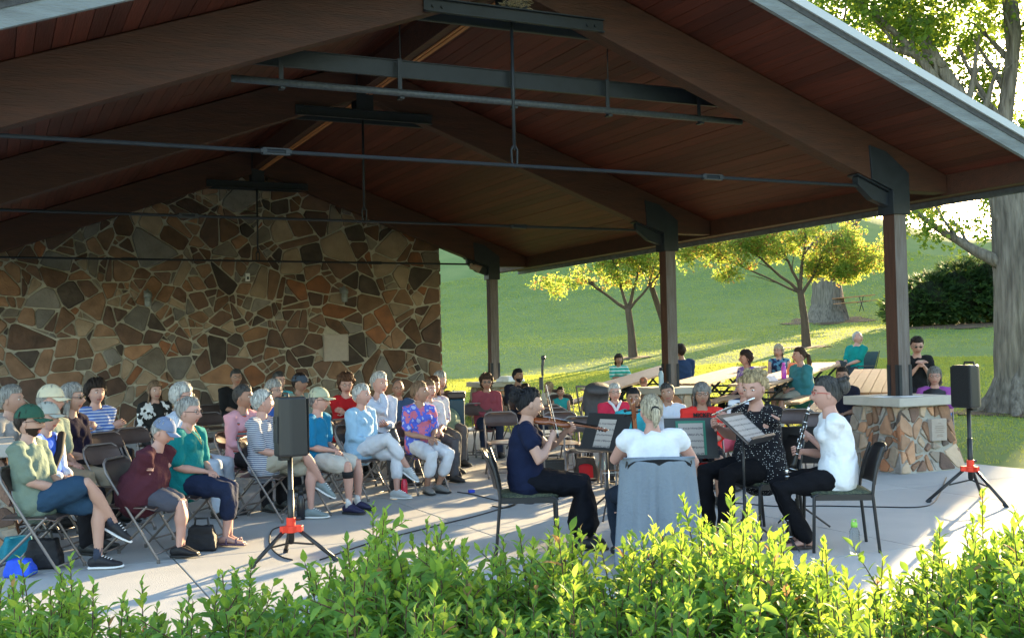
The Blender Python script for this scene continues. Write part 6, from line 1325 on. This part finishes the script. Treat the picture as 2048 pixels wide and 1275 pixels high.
for si in range(NS):
    u0, u1 = us[si], us[si + 1]; b0 = hedge_base((u0 + u1) / 2, 2.9); t = thing('shrub', desc[si], 'shrub', b0, 0, 'row of leafy shrubs along the front'); tw = MB(); fo = MB(); cand = []
    def leaf_at(p, d, up, size, mi, single):
        x = d.normalized(); z = (up - x * up.dot(x)).normalized(); y = z.cross(x); k = random.randrange(8)
        if single: cand.append((p.copy(), Matrix((x * size, y * size, z * size)).transposed().to_4x4(), k, mi))
        else: m = LEAFM[k]; fo.add([p + x * (a * size) + y * (b * size) + z * (c * size) for a, b, c in m.v], m.f, mi)
    nsh = 190
    for s_ in range(nsh):
        u = ru(u0, u1); dd = 2.9 + random.triangular(-.62, .75, 0); den = np.interp(u, [q[0] for q in DEN], [q[1] for q in DEN])
        if rnd() > den: continue
        Ht = float(np.interp(u * 2.9 / dd if dd > 2.9 else u, [q[0] for q in HT], [q[1] for q in HT])) - .035 - .06 * (u > 1.0) - .02 * (u < -.6); tall = s_ % 9 == 0
        top = Ht * (ru(.96, 1.02) if tall else ru(.78, .955)) - max(0, (2.9 - dd)) * .10; base = hedge_base(u + ru(-.12, .12), dd + ru(-.15, .15)) - b0; tip = hedge_base(u, dd) - b0 + V((0, 0, top)); base.z = 0
        ctl = base.lerp(tip, .55) + V((ru(-.06, .06), ru(-.06, .06), 0)); pts = [base * (1 - q) ** 2 + ctl * 2 * q * (1 - q) + tip * q * q for q in [i / 9 for i in range(10)]]; tw.tube(pts, [.006 - .0045 * i / 9 for i in range(10)], 5)
        L = (tip - base).length; nl = int(L * .62 / .0125)
        for i in range(nl):
            q = 1 - (i / nl) * .62; a = i * 2.4 + s_; j = min(8, int(q * 9)); p = pts[j].lerp(pts[j + 1], q * 9 - j); ax = (pts[j + 1] - pts[j]).normalized(); o = ax.orthogonal().normalized(); o = Matrix.Rotation(a, 3, ax) @ o
            e = (1 - q) / .62; d = (ax * (1.15 - .75 * min(1, e * 3)) + o * (.35 + .65 * min(1, e * 4)) + V((ru(-.25, .25), ru(-.25, .25), ru(-.25, .15)))); size = (.028 + .027 * min(1, e * 5)) * ru(.7, 1.3)
            red = si == 7 and rnd() < .02; mi = 3 if red or rnd() < .012 else random.choices((0, 1, 2), (3, 2.2 if q > .85 else 1, 2))[0]
            leaf_at(p, d, ax + V((0, 0, .3)), size, mi, q > .86 and tall or (q > .93))
        # side twigs
        for _ in range(7):
            q = ru(.45, .9); j = min(8, int(q * 9)); p = pts[j]; dv = V((ru(-1, 1), ru(-1, 1), ru(.3, 1.1))).normalized(); Lt = ru(.07, .17); tw.tube([p, p + dv * Lt], [.0025, .001], 4)
            for k in range(9): qq = .25 + .75 * k / 8; o = dv.orthogonal().normalized(); o = Matrix.Rotation(k * 2.4, 3, dv) @ o; leaf_at(p + dv * Lt * qq, dv * .7 + o * (.9 if k < 8 else .1) + V((0, 0, ru(-.2, .2))), dv + V((0, 0, .3)), ru(.028, .056), random.choices((0, 1, 2), (3, 1.3, 2))[0], False)
    random.shuffle(cand); cand.sort(key=lambda c: -c[0].z); 
    for c in cand[:190]: link('leaf', LEAFO[c[2]][c[3]], t, M=Matrix.Translation(c[0]) @ c[1])
    for p, Mx, k, mi in cand[190:]: fo.add([p + Mx.to_3x3() @ V(v) for v in LEAFM[k].v], LEAFM[k].f, mi)
    tw.build('stems', M_twig, t, smooth=True); fo.build('foliage', SH, t, smooth=True, kind='stuff')
